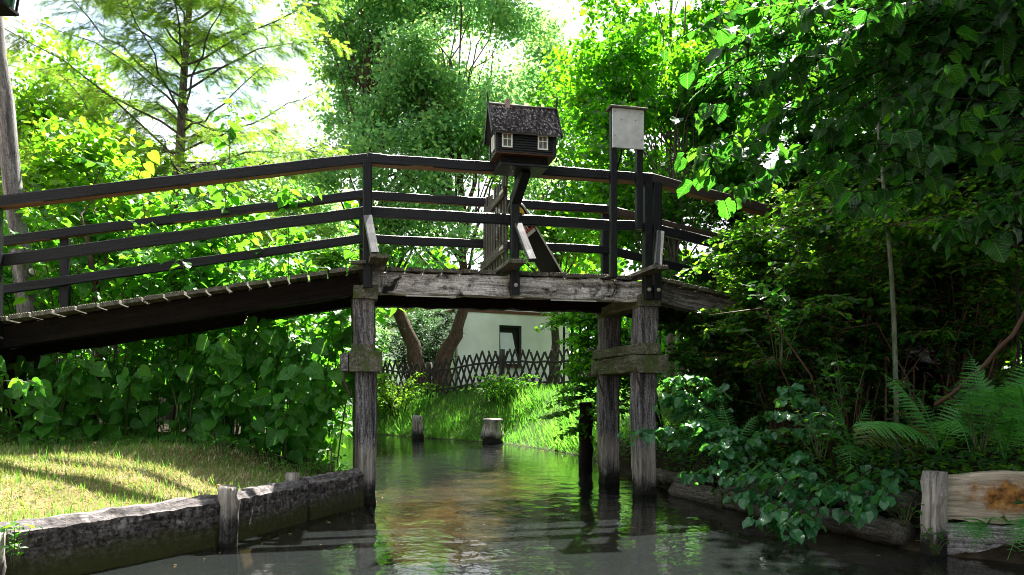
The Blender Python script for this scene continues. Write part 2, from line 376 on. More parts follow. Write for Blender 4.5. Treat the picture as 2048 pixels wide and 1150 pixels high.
def inside(P):
    x, y = P[:,0], P[:,1]; c = np.zeros(len(P), bool)
    n = len(POLY)
    for i in range(n):
        (x0,y0),(x1,y1) = POLY[i], POLY[(i+1)%n]
        if y0 == y1: continue
        cond = ((y0 > y) != (y1 > y)) & (x < (x1-x0)*(y-y0)/(y1-y0)+x0)
        c ^= cond
    return c
def ss(a, b, x):
    t = np.clip((x-a)/(b-a), 0, 1); return t*t*(3-2*t)
def ground_z(P):
    P = np.asarray(P, float).reshape(-1,2); ins = inside(P)
    dl = segdist(P, LEFT); dr = segdist(P, RIGHT); x, y = P[:,0], P[:,1]
    zl = .30+.28*ss(.05,1.35,dl)+.11*ss(1.3,4,dl)+.5*ss(4,14,dl)
    zl = np.where(y > 7.3, zl-.28*np.exp(-dl/.25)*ss(7.2,8.,y), zl)
    zf = -.1+1.30*ss(-.5,2.6,dr)+.15*ss(4,20,dr)
    zr = .02+.35*ss(0,.4,dr)+.75*ss(.3,4.5,dr)+.8*ss(4,20,dr)
    k = ss(11.,14.,y); zR = zr*(1-k)+zf*k
    zo = np.where(dl < dr, zl, zR)
    d = np.minimum(dl, dr)
    zi = -.55*ss(0,.5,d)
    wob = .02*np.sin(x*3.1+y*1.7)+.015*np.sin(x*7.3-y*5.1)
    return np.where(ins, zi, np.maximum(zo, .02)+wob*ss(.05,.5,d)), ins, dl, dr
def gz(x, y): return float(ground_z([(x,y)])[0][0])
def build_ground():
    def ax(lo, hi, step, far):
        c = np.arange(lo, hi+1e-6, step); g = np.geomspace(step*2, far, 22)
        return np.concatenate([(lo-np.cumsum(g))[::-1], c, hi+np.cumsum(g)])
    xs = ax(-9,7,.09,170); ys = ax(-3,25,.11,170)
    X, Y = np.meshgrid(xs, ys); P = np.stack([X.ravel(), Y.ravel()],1)
    Z, ins, dl, dr = ground_z(P)
    n, m = len(xs), len(ys)
    i = (np.arange(m-1)[:,None]*n+np.arange(n-1)[None,:]).ravel()
    q = np.stack([i,i+1,i+n+1,i+n],1).ravel()
    mb = MB(); mb.add(np.column_stack([P,Z]), q, np.full((n-1)*(m-1),4))
    b = N('bank_soil'); geo = b.n('ShaderNodeNewGeometry'); at_ = b.n('ShaderNodeAttribute'); at_.attribute_name='cover'
    sp = b.n('ShaderNodeSeparateColor'); b.l(at_.outputs['Color'], sp.inputs[0])
    pos = geo.outputs['Position']
    n1 = b.noise(pos, 2.2, 6, .6); n2 = b.noise(pos, 38, 5, .7)
    soil = b.mix(n2, (.005,.004,.003), (.03,.02,.013))
    lawn = b.ramp(n1, [(.3,(.07,.08,.025)),(.5,(.18,.14,.07)),(.7,(.26,.2,.11))])
    lawn = b.mix(b.math('MULTIPLY', n2, .6), lawn, (.1,.07,.03))
    green = b.mix(n2, (.012,.045,.006), (.05,.09,.015))
    n3 = b.noise(pos, 1.3, 5, .6, .6)
    bed = b.ramp(n3, [(.34,(.03,.032,.024)),(.5,(.085,.078,.05)),(.66,(.22,.17,.10))])
    bed = b.mix(b.math('MULTIPLY', n2, .5), bed, (.12,.08,.04))
    c = b.mix(sp.outputs[0], soil, lawn); c = b.mix(sp.outputs[1], c, green); c = b.mix(sp.outputs[2], c, bed)
    mat = b.done(b.bsdf(c, .95, .1, b.bump(n2, .6, .03)).outputs[0])
    o = mb.build('ground', mat, smooth=True)
    ca = o.data.color_attributes.new('cover', 'FLOAT_COLOR', 'POINT')
    L = (~ins)&(dl<dr); R = (~ins)&(dl>=dr)
    lawn = (L & (P[:,1]<7.6))*ss(7.6,5.9,P[:,1]); 
    grn = np.where(R, ss(11,13.5,P[:,1]), 0) + np.where(L, .35*ss(9,14,P[:,1]),0)
    C = np.column_stack([lawn, grn, ins.astype(float)*ss(.0,.12,np.minimum(dl,dr)), np.ones(len(P))])
    ca.data.foreach_set('color', C.astype(np.float32).ravel())
    tag(o, 'canal banks and garden ground with dry lawn, soil and sandy canal bed', 'ground', kind='structure')
build_ground()
def build_water():
    b = N('canal_water'); geo = b.n('ShaderNodeNewGeometry')
    mp = b.n('ShaderNodeMapping'); mp.inputs['Scale'].default_value=(1.,.75,1); b.l(geo.outputs['Position'], mp.inputs[0])
    w = b.math('ADD', b.noise(mp.outputs[0], 3.2, 3, .5), b.math('MULTIPLY', b.noise(mp.outputs[0], 14, 3, .5), .16))
    nb = b.bump(w, .16, .08)
    fr = b.n('ShaderNodeFresnel'); fr.inputs[0].default_value = 1.33; b.l(nb, fr.inputs['Normal'])
    gl = b.n('ShaderNodeBsdfGlossy'); gl.inputs['Roughness'].default_value = .012; b.l(nb, gl.inputs['Normal'])
    tr = b.n('ShaderNodeBsdfTransparent'); tr.inputs[0].default_value = (.62,.59,.46,1)
    df = b.n('ShaderNodeBsdfDiffuse'); df.inputs[0].default_value = (.026,.031,.031,1)
    m1 = b.n('ShaderNodeMixShader'); m1.inputs[0].default_value = .3; b.l(tr.outputs[0], m1.inputs[1]); b.l(df.outputs[0], m1.inputs[2])
    m2 = b.n('ShaderNodeMixShader'); b.l(fr.outputs[0], m2.inputs[0]); b.l(m1.outputs[0], m2.inputs[1]); b.l(gl.outputs[0], m2.inputs[2])
    mat = b.done(m2.outputs[0])
    mb = MB(); mb.faces([(-24,-8,0),(9,-8,0),(9,32,0),(-24,32,0)], [(0,1,2,3)])
    o = mb.build('canal_water', mat); tag(o, 'murky still canal water reflecting the footbridge', 'water', kind='structure')
build_water()

# ------------------------------------------------------------------ footbridge
L0 = A([-1.397,7.25]); U = A([.974,.225]); Vv = A([-.225,.974]); SPAN = 2.93; W = 1.34
ZD = 2.32; SL, SR = .185, .18
def dz(s): return ZD + (SL*s if s < 0 else (-SR*(s-SPAN) if s > SPAN else 0))
def B(s, t, z): p = L0+U*s+Vv*t; return A([p[0], p[1], z])
bridge = thing('footbridge', 'dark timber footbridge with black railings arching over the canal', 'footbridge', B(SPAN/2, W/2, 0))
def deck(name, s0, s1, extra):
    pitch = .18; mb = MB(); n = max(1, int(round((s1-s0)/pitch))); pitch = (s1-s0)/n
    for i in range(n):
        sc = s0+pitch*(i+.5); w = pitch-.016; near = extra.get(i, None)
        sl = 0 if (0 <= sc <= SPAN) else (SL if sc < 0 else -SR); ln = math.hypot(1, sl)
        th = .042; teeth = 9; prof = []
        for k in range(teeth*2+1):
            x = -w/2+w*k/(teeth*2); prof.append((x, 0 if k%2 else -.009))
        prof = [(-w/2,-th)] + prof + [(w/2,-th)]
        t0 = .02+rng.normal(0,.008); t1 = W-.0+rng.normal(0,.01); lift = rng.normal(0,.003)
        if sl: t0 -= .07
        if near is not None: t0 = near; lift += .03
        V = []
        for t in (t0, t1):
            for x, z in prof:
                V.append(B(sc+x/ln, t, dz(sc)+x*sl/ln+z+lift+.0))
        k = len(prof); Fc = [tuple(range(k)), tuple(range(2*k-1,k-1,-1))]
        Fc += [(j, j+k, (j+1)%k+k, (j+1)%k) for j in range(k)]
        mb.faces(V, Fc)
    return mb.build(name, mDeck, bridge, M=axes_matrix(B(s0,0,ZD), B(s0,1,ZD)))
SC = 1.455
nmid = 16
def idx(s): return int(s/(SPAN/nmid))
deck('deck', -5.6, -.01, {})
deck('deck', 0.0, SPAN, {0:-.46, idx(SC):-.48, nmid-1:-.47})
deck('deck', SPAN+.01, SPAN+4.5, {})
# stringers
for t in (.125, W-.125):
    tt = t+(.1 if t < .5 else 0)
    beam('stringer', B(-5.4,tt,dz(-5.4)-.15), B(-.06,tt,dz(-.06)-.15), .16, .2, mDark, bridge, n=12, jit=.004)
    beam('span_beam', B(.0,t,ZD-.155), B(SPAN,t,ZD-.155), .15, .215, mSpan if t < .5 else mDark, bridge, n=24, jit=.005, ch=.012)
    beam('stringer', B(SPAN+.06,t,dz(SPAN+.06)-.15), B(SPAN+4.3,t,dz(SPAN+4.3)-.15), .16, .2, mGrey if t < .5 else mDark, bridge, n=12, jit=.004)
for s in (.62, 2.1):
    beam('tie_rod', B(s-.25,.03,ZD-.285), B(s+.25,.03,ZD-.285), .012, .012, mMetal, bridge, n=2, jit=0, ch=.002)
# piles with caps and clamps
def pile(s, t, top, w, mat=mPost):
    p = B(s, t, 0)
    mb = MB(); n = 26; zs = np.linspace(-.6, top, n+1); a = w/2
    ang = math.atan2(U[1], U[0])+.05
    sec = nrm(A([(-1,-.82),(-.82,-1),(.05,-1.0),(.82,-1),(1,-.82),(1,.1),(1,.82),(.82,1),(0,1),(-.82,1),(-1,.82),(-1,0)]))*0+A([(-1,-.82),(-.82,-1),(.05,-.96),(.82,-1),(1,-.82),(1,.1),(1,.82),(.82,1),(0,1),(-.82,1),(-1,.82),(-1,0)])
    k = len(sec); V = np.zeros((n+1,k,3))
    for i, z in enumerate(zs):
        q = sec*a*(1 - .12*math.exp(-abs(z-.1)/.25) + .0)*(1+rng.normal(0,.012)) + rng.normal(0,.0035,(k,2)) + A([.012*math.sin(z*2.1+s), .01*math.sin(z*1.7)])
        V[i,:,0] = p[0]+q[:,0]*math.cos(ang)-q[:,1]*math.sin(ang); V[i,:,1] = p[1]+q[:,0]*math.sin(ang)+q[:,1]*math.cos(ang); V[i,:,2] = z
    i = np.arange(n)[:,None]*k; j = np.arange(k)[None,:]; j2=(j+1)%k
    qd = np.stack([i+j,i+j2,i+k+j2,i+k+j],-1).reshape(-1)
    mb.add(V.reshape(-1,3), np.concatenate([qd, np.arange(n*k,(n+1)*k)]), np.concatenate([np.full(n*k,4),[k]]))
    return mb.build('pile', mat, bridge, M=axes_matrix(p, p+A([0,0,1.])))
for s in (-.02, SPAN-.01):
    for t in (.13, W-.13):
        w = .205 if s < 1 else .225
        pile(s, t, 2.0, w)
    # cap beam across and clamp beams lower down
    beam('cap_beam', B(s,-.03,2.055), B(s,W+.02,2.055), .23, .125, mMossy, bridge, n=8, jit=.004)
    c = beam('clamp_beam', B(s,-.075 if s < 1 else -.1,1.39), B(s,W+.06,1.39), .31 if s < 1 else .33, .19 if s < 1 else .18, mMossy, bridge, n=10, jit=.006, ch=.01)
    if s > 1:
        beam('clamp_beam', B(s-.02,-.03,1.545), B(s-.02,W+.03,1.545), .27, .11, mMossy, bridge, n=10, jit=.005, ch=.01)
        for ds, t in ((-.12,-.02),(-.17,W-.3)):
            mb = MB(); tube(mb, [B(s+ds-.05,t,1.35),B(s+ds-.06,t-.03,1.33),B(s+ds-.02,t-.02,1.2),B(s+ds+.04,t,1.05)], .012, 6); mb.build('iron_staple', mRust, c)
    else:
        beam('wedge_block', B(s-.02,-.01,1.49), B(s-.02,.27,1.49), .215, .12, mMossy, bridge, n=3, jit=.003)
        mb = MB(); tube(mb, [B(s-.18,.1,1.33),B(s-.2,.08,1.2),B(s-.14,.06,1.05)], .012, 6); mb.build('iron_staple', mRust, c)
        beam('clamp_end', B(s-.19,.02,1.38), B(s-.19,.3,1.38), .07, .17, mGrey, bridge, n=3, jit=.006)
# railing posts
def rpost(s, t, z0, z1, w=.088, d=.085, mat=None):
    o = beam('railing_post', B(s,t,z0), B(s,t,z1), d, w, mat or mRail, bridge, n=8, jit=.001, up=(-.225,.974,0.))
    return o
def bolt(parent, s, t, z):
    mb = MB(); tube(mb, [B(s,t,z),B(s,t-.014,z)], .02, 10); tube(mb, [B(s,t-.015,z),B(s,t-.024,z)], .011, 6)
    mb.build('bolt', mMetal, parent, smooth=False)
HR = 3.335; MR = 2.84
def slopez(s, z): return z + (dz(s)-ZD)*1.03
NEAR = -.03; FAR = W+.0
for s, z0 in ((0.0,2.09),(SC,2.06),(SPAN-.045,2.06),(SPAN+.06,2.06)):
    o = rpost(s, NEAR, z0, HR-.05 if s != SC else 3.07)
    if s > .5: bolt(o, s, NEAR-.044, 2.16)
for s in (-3.17, -5.3, SPAN+1.9, SPAN+4.2): rpost(s, NEAR, dz(s)-.26, slopez(s,HR)-.05)
for s in (0.0, SC, SPAN, -3.08, -5.3, SPAN+2.0, SPAN+4.2): rpost(s, FAR+.045, dz(s)-.25, slopez(s,HR)-.04)
def rails(t, kinds):
    for s0, s1 in ((-5.6,.0),(0.,SPAN),(SPAN,SPAN+4.4)):
        m = mRail
        for nm, z, w, h in kinds:
            mm = mRailBrown if (s0 == SPAN and nm == 'handrail') else m
            a, b_ = B(s0,t,slopez(s0,z)), B(s1,t,slopez(s1,z))
            tt = (.0 if nm == 'handrail' else .0)
            o = beam(nm, a, b_, w, h, mm, bridge, n=14, jit=.0022, ch=.008)
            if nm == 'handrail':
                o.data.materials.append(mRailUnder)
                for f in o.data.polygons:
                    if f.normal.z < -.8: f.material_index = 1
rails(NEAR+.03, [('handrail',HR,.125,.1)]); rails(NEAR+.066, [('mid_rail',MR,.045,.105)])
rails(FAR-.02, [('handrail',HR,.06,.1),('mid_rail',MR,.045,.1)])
# raking braces out to the long deck boards
for s in (.0, SC+.02, SPAN+.07):
    ss_ = {.0:.05, SC+.02:SC+.085, SPAN+.07:SPAN-.09}[s]
    o = beam('brace', B(ss_,-.40,ZD+.035), B(s,NEAR-.07,2.76), .078, .045, mBrace, bridge, n=4, jit=.001, up=(.225,-.974,.6))
beam('end_board', B(-.16,-.06,ZD-.005), B(-.02,-.06,ZD+.005), .12, .03, mDeck, bridge, n=2, jit=.004)
# abutment at the lower end of the ramp
beam('abutment_post', B(-3.42,.3,-.1), B(-3.42,.3,1.5), .22, .22, mDark, bridge, n=6, jit=.006)
beam('abutment_post', B(-3.42,1.15,-.1), B(-3.42,1.15,1.5), .22, .22, mDark, bridge, n=6, jit=.006)
beam('cap_beam', B(-3.42,-.02,1.44), B(-3.42,W,1.44), .24, .16, mDark, bridge, n=6, jit=.005)
for t in (.25, 1.15): beam('abutment_post', B(SPAN+2.6,t,.1), B(SPAN+2.6,t,1.62), .2, .2, mDark, bridge, n=6, jit=.006)

# ------------------------------------------------------------------ gate across the deck
gate = thing('picket_gate', 'weathered grey picket gate closed across the bridge deck', 'gate', B(SC-.06,.65,ZD))
gs = SC-.03
for i in range(9):
    t = .09+i*(1.16/8)
    beam('picket', B(gs-.03,t,ZD+.05), B(gs-.03,t,3.31+.03*math.sin(i*2.1)), .062, .02, mPicket, gate, n=4, jit=.002, up=(.974,.225,0))
for z in (3.13, 2.56): beam('gate_rail', B(gs-.058,.05,z), B(gs-.058,1.29,z), .028, .1, mPicket, gate, n=5, jit=.002)
for z in (2.56, 3.13):
    mb = MB(); add_beam(mb, B(gs-.078,.03,z), B(gs-.078,.2,z), .008, .035, .001, 1, 0); mb.build('hinge', mMetal, gate)
# ------------------------------------------------------------------ advertising panel leaning on the gate
pan = thing('advertising_panel', 'black round-topped advertising panel leaning against the picket gate', 'sign', B(SC+.3,.4,ZD))
pb0 = B(SC+.54,.08,ZD+.012); pt0 = B(SC+.06,.08,3.11)
ey = A([Vv[0],Vv[1],0.]); ez = nrm(pt0-pb0); ex_ = np.cross(ey, ez); H = np.linalg.norm(pt0-pb0); PW = .62
if ex_@A([U[0],U[1],0.]) < 0: ex_ = -ex_
def pp(a, h, o=0.): return pb0+ey*a+ez*h+ex_*o
prof = [(0,0),(PW,0),(PW,H-.17)]+[(PW/2+PW/2*math.cos(q), H-.17+.17*math.sin(q)) for q in np.linspace(.12,PI-.12,13)]+[(0,H-.17)]
k = len(prof); mb = MB()
mb.faces([pp(a,h,.0) for a,h in prof]+[pp(a,h,-.014) for a,h in prof], [tuple(range(k)),tuple(range(2*k-1,k-1,-1))]+[(i,(i+1)%k,(i+1)%k+k,i+k) for i in range(k)])
mb.build('panel', mBlack, pan)
mb = MB(); tube(mb, [pp(a,h,-.007) for a,h in prof[2:]+[(0,0)]], .009, 6); tube(mb, [pp(PW,0,-.007),pp(PW,H-.17,-.007)], .009, 6); mb.build('rim', mMetal, pan)
mb = MB(); q = np.linspace(.25,PI-.25,14)
o_ = [pp(PW/2+.27*math.cos(a), H-.19+.145*math.sin(a), -.0165) for a in q]; i_ = [pp(PW/2+.24*math.cos(a), H-.25+.11*math.sin(a), -.0165) for a in q]
mb.faces(o_+i_, [(i,i+1,15+i,14+i) for i in range(13)]); mb.build('printed_arch', mYellow, pan)
def band(h0, h1, mat, nm, o=-.017):
    mb = MB(); mb.faces([pp(.03,h0,o),pp(PW-.03,h0,o),pp(PW-.03,h1,o),pp(.03,h1,o)], [(0,1,2,3)]); return mb.build(nm, mat, pan)
band(H-.262, H-.25, mYellow, 'printed_stripe'); band(H-.36, H-.347, mRed, 'printed_stripe')
band(H-.405, H-.368, mBoard, 'printed_stripe')
def text(body, size, a, h, mat, parent, o=-.018):
    c = bpy.data.curves.new('lettering', 'FONT'); c.body = body; c.size = size; c.extrude = .0005; c.align_x = 'LEFT'
    ob = bpy.data.objects.new('lettering', c); c.materials.append(mat)
    M = Matrix(((-ey[0],ez[0],-ex_[0],0),(-ey[1],ez[1],-ex_[1],0),(-ey[2],ez[2],-ex_[2],0),(0,0,0,1)))
    COL.objects.link(ob); me = bpy.data.meshes.new_from_object(ob.evaluated_get(bpy.context.evaluated_depsgraph_get())); bpy.data.objects.remove(ob)
    me.materials.clear(); me.materials.append(mat); ob = bpy.data.objects.new('lettering', me)
    M.translation = Vector(pp(a,h,o)); link(ob, M, parent)
text("ukker's", .105, .5, H-.34, mWhite, pan); text("ukker's", .105, .494, H-.345, mRed, pan, -.0172)

# ------------------------------------------------------------------ notice board on two posts
sb = thing('notice_board', 'pale weathered board on two black posts fixed to the railing', 'sign', B(2.65,-.1,2.31))
st = NEAR-.085
beam('post', B(2.475,st,2.27), B(2.475,st,3.98), .07, .062, mRail, sb, n=6, jit=.0008, up=(-.225,.974,0.))
beam('post', B(2.755,st,2.77), B(2.755,st,3.98), .07, .062, mRail, sb, n=6, jit=.0008, up=(-.225,.974,0.))
beam('foot_plate', B(2.475,st-.01,2.28), B(2.475,st+.12,2.28), .11, .02, mDeck, sb, n=2, jit=0)
mb = MB(); add_beam(mb, B(2.447,st-.049,3.785), B(2.785,st-.049,3.785), .02, .405, .002, 2, 0); bo = mb.build('board', mBoard, sb, M=axes_matrix(B(2.447,st-.049,3.785), B(2.785,st-.049,3.785)))
beam('cap', B(2.415,st-.01,3.995), B(2.82,st-.01,3.995), .15, .022, mDeck, sb, n=3, jit=.001)
for a, z in ((2.54,3.87),(2.695,3.87),(2.47,3.7),(2.76,3.95),(2.76,3.68),(2.47,3.95)):
    mb = MB(); tube(mb, [B(a,st-.058,z),B(a,st-.064,z)], .005, 6); mb.build('screw', mRust, bo)
mb = MB(); tube(mb, [B(2.56,st-.02,3.62),B(2.56,st,3.53),B(2.525,st+.02,3.4),B(2.505,st+.02,3.25)], .011, 6); mb.build('cable', mBlack, sb)

# ------------------------------------------------------------------ model timber house on the railing
HS, HT = 1.47, -.30
house = thing('miniature_house', 'black model timber house with shingle roof and white windows on railing', 'model house', B(HS,HT,3.25))
def hb(a, t, z): return B(HS+a, HT+t, z)
beam('platform', hb(-.245,.06,3.262), hb(.225,.06,3.262), .36, .026, mSide, house, n=3, jit=.001)
beam('support_arm', B(SC,NEAR-.02,3.0), B(SC+.05,HT+.03,3.25), .1, .085, mRail, house, n=3, jit=.001)
beam('support_arm', B(SC+.03,NEAR+.0,2.98), B(SC+.03,NEAR+.02,3.27), .05, .06, mRail, house, n=2, jit=.001)
mb = MB(); add_beam(mb, hb(-.235,.04,3.31), hb(.225,.04,3.31), .28, .07, .003, 2, .001); mb.build('base_box', mDark, house)
mb = MB(); add_beam(mb, hb(-.297,0,3.355), hb(.297,0,3.355), .30, .016, .003, 2, 0); mb.build('floor_tray', mTray, house)
wd = .135; wl = .285; z0, z1 = 3.365, 3.60
mb = MB(); nb_ = 10
for i in range(nb_):   # lap siding
    za = z0+(z1-z0)*i/nb_; zb = z0+(z1-z0)*(i+1)/nb_-.003; zc = (za+zb)/2; hh = zb-za
    for sg in (-1,1):
        add_beam(mb, hb(-wl,sg*wd,zc), hb(wl,sg*wd,zc), .014, hh, .004, 1, 0)
        add_beam(mb, hb(sg*wl,-wd,zc), hb(sg*wl,wd,zc), .014, hh, .004, 1, 0)
rz = 3.855
for sg in (-1,1):      # gable triangles
    V = [hb(sg*wl,-wd,z1),hb(sg*wl,wd,z1),hb(sg*wl,0,rz-.03),hb(sg*(wl-.012),-wd,z1),hb(sg*(wl-.012),wd,z1),hb(sg*(wl-.012),0,rz-.03)]
    mb.faces(V, [(0,1,2),(5,4,3),(0,3,4,1),(1,4,5,2),(2,5,3,0)])
for sa in (-1,1):
    for sg in (-1,1): add_beam(mb, hb(sa*wl,sg*wd,z0-.002), hb(sa*wl,sg*wd,z1+.002), .03, .03, .003, 1, 0)
mb.build('wall', mSide, house, M=axes_matrix(hb(-wl,0,z0), hb(wl,0,z0)))
ez0 = 3.545; er = .185; rl = .335
mb = MB()
for sg in (-1,1):
    V = [hb(-rl,0,rz),hb(rl,0,rz),hb(rl,sg*er,ez0),hb(-rl,sg*er,ez0)]; V2 = [v-A([0,0,.018]) for v in V]
    mb.faces(V+V2, [(0,1,2,3),(7,6,5,4),(0,4,5,1),(1,5,6,2),(2,6,7,3),(3,7,4,0)])
    nrow = 17; ncol = 52
    for r in range(nrow):
        f1 = (r+1.25)/nrow; f0 = (r-.25)/nrow
        for c in range(ncol):
            a0 = -rl+2*rl*c/ncol+rng.normal(0,.0015); a1 = a0+2*rl/ncol*rng.uniform(.75,1.1)
            fa = f0+rng.normal(0,.012); fb = min(f1+rng.normal(0,.02), 1.03); o1 = .006+abs(rng.normal(.006,.005)); skew=rng.normal(0,.004)
            def rp(a, f, off): 
                return hb(a, sg*(er*f+off*.8), rz+(ez0-rz)*f+off*.45)
            mb.faces([rp(a0,fa,.001),rp(a1,fa,.001),rp(a1+skew,fb,o1),rp(a0+skew,fb,o1)], [(0,1,2,3)])
    add_beam(mb, hb(-rl,sg*.012,rz+.008), hb(rl,sg*.012,rz+.008), .03, .012, .003, 3, .001)
roof = mb.build('roof', mShingle, house)
mb = MB(); add_beam(mb, hb(-.155,-.02,rz-.03), hb(-.155,-.02,rz+.055), .045, .045, .001, 1, 0); mb.build('chimney', mBrick, roof, M=axes_matrix(hb(-.18,-.045,rz-.03), hb(0,-.045,rz-.03)))
for sa in (-1,1):
    mb = MB()
    for sg in (-1,1):
        add_beam(mb, hb(sa*(rl+.006),sg*(er+.012),ez0-.02), hb(sa*(rl+.006),sg*.004,rz+.012), .012, .04, .002, 1, 0)
    mb.build('barge_board', mRail, house)
    mb = MB()
    for sg in (-1,1):
        tube(mb, [hb(sa*(rl+.008),sg*-.012,rz-.01),hb(sa*(rl+.01),sg*.012,rz+.05),hb(sa*(rl+.012),sg*.022,rz+.085),hb(sa*(rl+.016),sg*.012,rz+.12)], [.008,.007,.006,.003], 6)
    mb.build('finial', mRail, house)
def mini_window(c, ax_, nrm_):
    ax_ = A(ax_); up = A([0,0,1.]); w, h = .088, .125; mb = MB()
    f = lambda a, b: c+ax_*a+up*b+nrm_*.004
    for a in (-w/2, w/2): add_beam(mb, f(a,-h/2-.007), f(a,h/2+.007), .012, .014, .001, 1, 0, up=tuple(nrm_))
    for b_ in (-h/2, h/2): add_beam(mb, f(-w/2+.007,b_), f(w/2-.007,b_), .014 if 0 else .010, .013, .001, 1, 0, up=(0,0,1))
    add_beam(mb, f(0,-h/2+.007), f(0,h/2-.007), .006, .007, .001, 1, 0, up=tuple(nrm_)); 
    add_beam(mb, f(-w/2+.007,.012), f(-.004,.012), .006, .007, .001, 1, 0); add_beam(mb, f(.004,.012), f(w/2-.007,.012), .006, .007, .001, 1, 0)
    o = mb.build('window', mWhite, house)
    mb = MB(); g = lambda a, b: c+ax_*a+up*b+nrm_*.001
    mb.faces([g(-w/2,-h/2),g(w/2,-h/2),g(w/2,h/2),g(-w/2,h/2)], [(0,1,2,3)]); mb.build('pane', mPane, o)
mPane = plain('dim_pane', (.12,.13,.12), .2, .5, .5, 30)
u3 = A([U[0],U[1],0.]); v3 = A([Vv[0],Vv[1],0.])
mini_window(hb(-.185,-wd-.009,3.475), u3, -v3); mini_window(hb(.165,-wd-.009,3.475), u3, -v3)
mini_window(hb(-wl-.009,-.03,3.47), -v3, -u3)

# ------------------------------------------------------------------ quay timbers, posts, stumps
def edge(i, f): return LEFT[i]*(1-f)+LEFT[i+1]*f
segs = [(A([-3.6,2.4]), A([-2.86,4.03]), 'blackened quay timber running out of view beside the small weed'),
        (A([-2.83,4.1]), A([-2.12,5.33]), 'long sunlit quay timber edging the dry lawn'),
        (A([-2.09,5.4]), A([-1.80,6.32]), 'short quay timber between the two stubby mooring posts'),
        (A([-1.78,6.38]), A([-1.50,7.2]), 'mossy quay timber ending at the bridge pile')]
for a, b_, lab in segs:
    nl = nrm(A([-(b_-a)[1],(b_-a)[0]])); a2, b2 = a+nl*.0, b_+nl*.0
    mb = MB(); add_beam(mb, (*a2,-.06), (*b2,-.06), .17, .82, .05, 26, .004)
    o = mb.build('quay_timber', mQuay, None, M=axes_matrix((*a2,-.06),(*b2,-.06)))
    tag(o, lab, 'timber', 'timbers edging the canal')
def stub(x, y, z1, r, lab, mat, grp, z0=-.5, cat='post', nm='mooring_post', rough=.035):
    o = log(nm, (x,y,z0), (x+rng.normal(0,.008),y+rng.normal(0,.008),z1), r, mat, None, 12, 14, rough, .97)
    tag(o, lab, cat, grp); return o
stub(-2.0,5.28,.42,.066,'stubby grey mooring post with sunlit side, between long and short quay timbers', mPost, 'mooring posts')
stub(-1.83,6.27,.41,.058,'stubby dark mooring post in front of the mossy quay timber', mPost, 'mooring posts')
stub(-2.77,4.0,.33,.06,'low mooring post at the near end of the sunlit quay timber', mPost, 'mooring posts')
stub(-2.29,18.35,.55,.14,'small square-topped stump in the far grass bank', mPost, 'stumps at the far waterline', cat='stump', nm='stump', rough=.06)
stub(-.43,16.45,.53,.22,'broad split stump under the hanging grass of the far bank', mPost, 'stumps at the far waterline', cat='stump', nm='stump', rough=.08)
stub(1.05,10.7,.95,.1,'dark old pile standing in the water beside hanging branches', mDark, None, nm='old_pile', cat='pile', rough=.05)
# right bank
mStained = None
def stained():
    b = N('rust_stained_board'); v, ob = objvec(b, 2, 22, 22); g = b.noise(v, 1.6, 7, .65, .5)
    col = b.ramp(g, [(.3,(.12,.095,.07)),(.5,(.30,.25,.19)),(.7,(.48,.41,.33))])
    dist = b.n('ShaderNodeVectorMath', operation='DISTANCE'); mp = b.n('ShaderNodeMapping'); mp.inputs['Scale'].default_value=(.62,1,1.9); b.l(ob, mp.inputs[0])
    b.l(mp.outputs[0], dist.inputs[0]); dist.inputs[1].default_value = (.27,0,.06)
    f = b.math('ADD', dist.outputs['Value'], b.math('MULTIPLY', b.math('SUBTRACT', b.noise(ob, 7, 6, .7), .5), .45))
    ff = b.ramp(f, [(.14,(1,1,1)),(.22,(0,0,0))])
    col = b.mix(ff, col, b.ramp(b.noise(ob, 16, 5, .7), [(.35,(.06,.022,.006)),(.6,(.30,.14,.035)),(.75,(.42,.27,.12))]))
    return b.done(b.bsdf(col, .8, .2, b.bump(g, .6, .012)).outputs[0])
mStained = stained()
def qboard(p0, p1, z0, z1, th, mat, lab, top=0.):
    mb = MB(); n = 16; p0=A(p0,float); p1=A(p1,float); d = p1-p0; nl = nrm(A([-d[1],d[0]])); V=[]
    for i in range(n+1):
        f = i/n; p = p0+d*f; zt = z1+top*math.sin(f*PI*.9+.2)-top*.2+rng.normal(0,.004); zb = z0+rng.normal(0,.006)
        w_ = rng.normal(0,.003)
        for o, z in ((0,zb),(-.006+w_,(zb+zt)/2),(0,zt-.015),(.02,zt),(th,zt),(th,zb)): V.append((*(p+nl*o), z))
    k=6; Fc=[(i*k+j,(i+1)*k+j,(i+1)*k+(j+1)%k,i*k+(j+1)%k) for i in range(n) for j in range(k)]+[tuple(range(k))[::-1],tuple(range(n*k,(n+1)*k))]
    mb.faces(V, Fc); zc=(z0+z1)/2
    o = mb.build('quay_board', mat, None, M=axes_matrix((*p0,zc),(*p1,zc))); tag(o, lab, 'board', 'boards on the fern bank'); return o
qboard((2.88,5.02),(3.9,4.72),.215,.515,.09,mStained,'upper quay board with a rusty brown stain and curved top',.055)
qboard((2.86,4.97),(3.62,4.74),-.25,.205,.1,mGrey,'lower grey quay board hung with a small fern')
qboard((3.66,4.73),(4.6,4.4),-.25,.2,.1,mDark,'dark quay board behind the drooping frond at the frame edge')
o = beam('quay_post', (2.80,5.0,-.4), (2.83,5.02,.55), .125, .13, mPost, None, n=12, jit=.005, ch=.02); tag(o, 'leaning weathered post beside the rust-stained board', 'post')
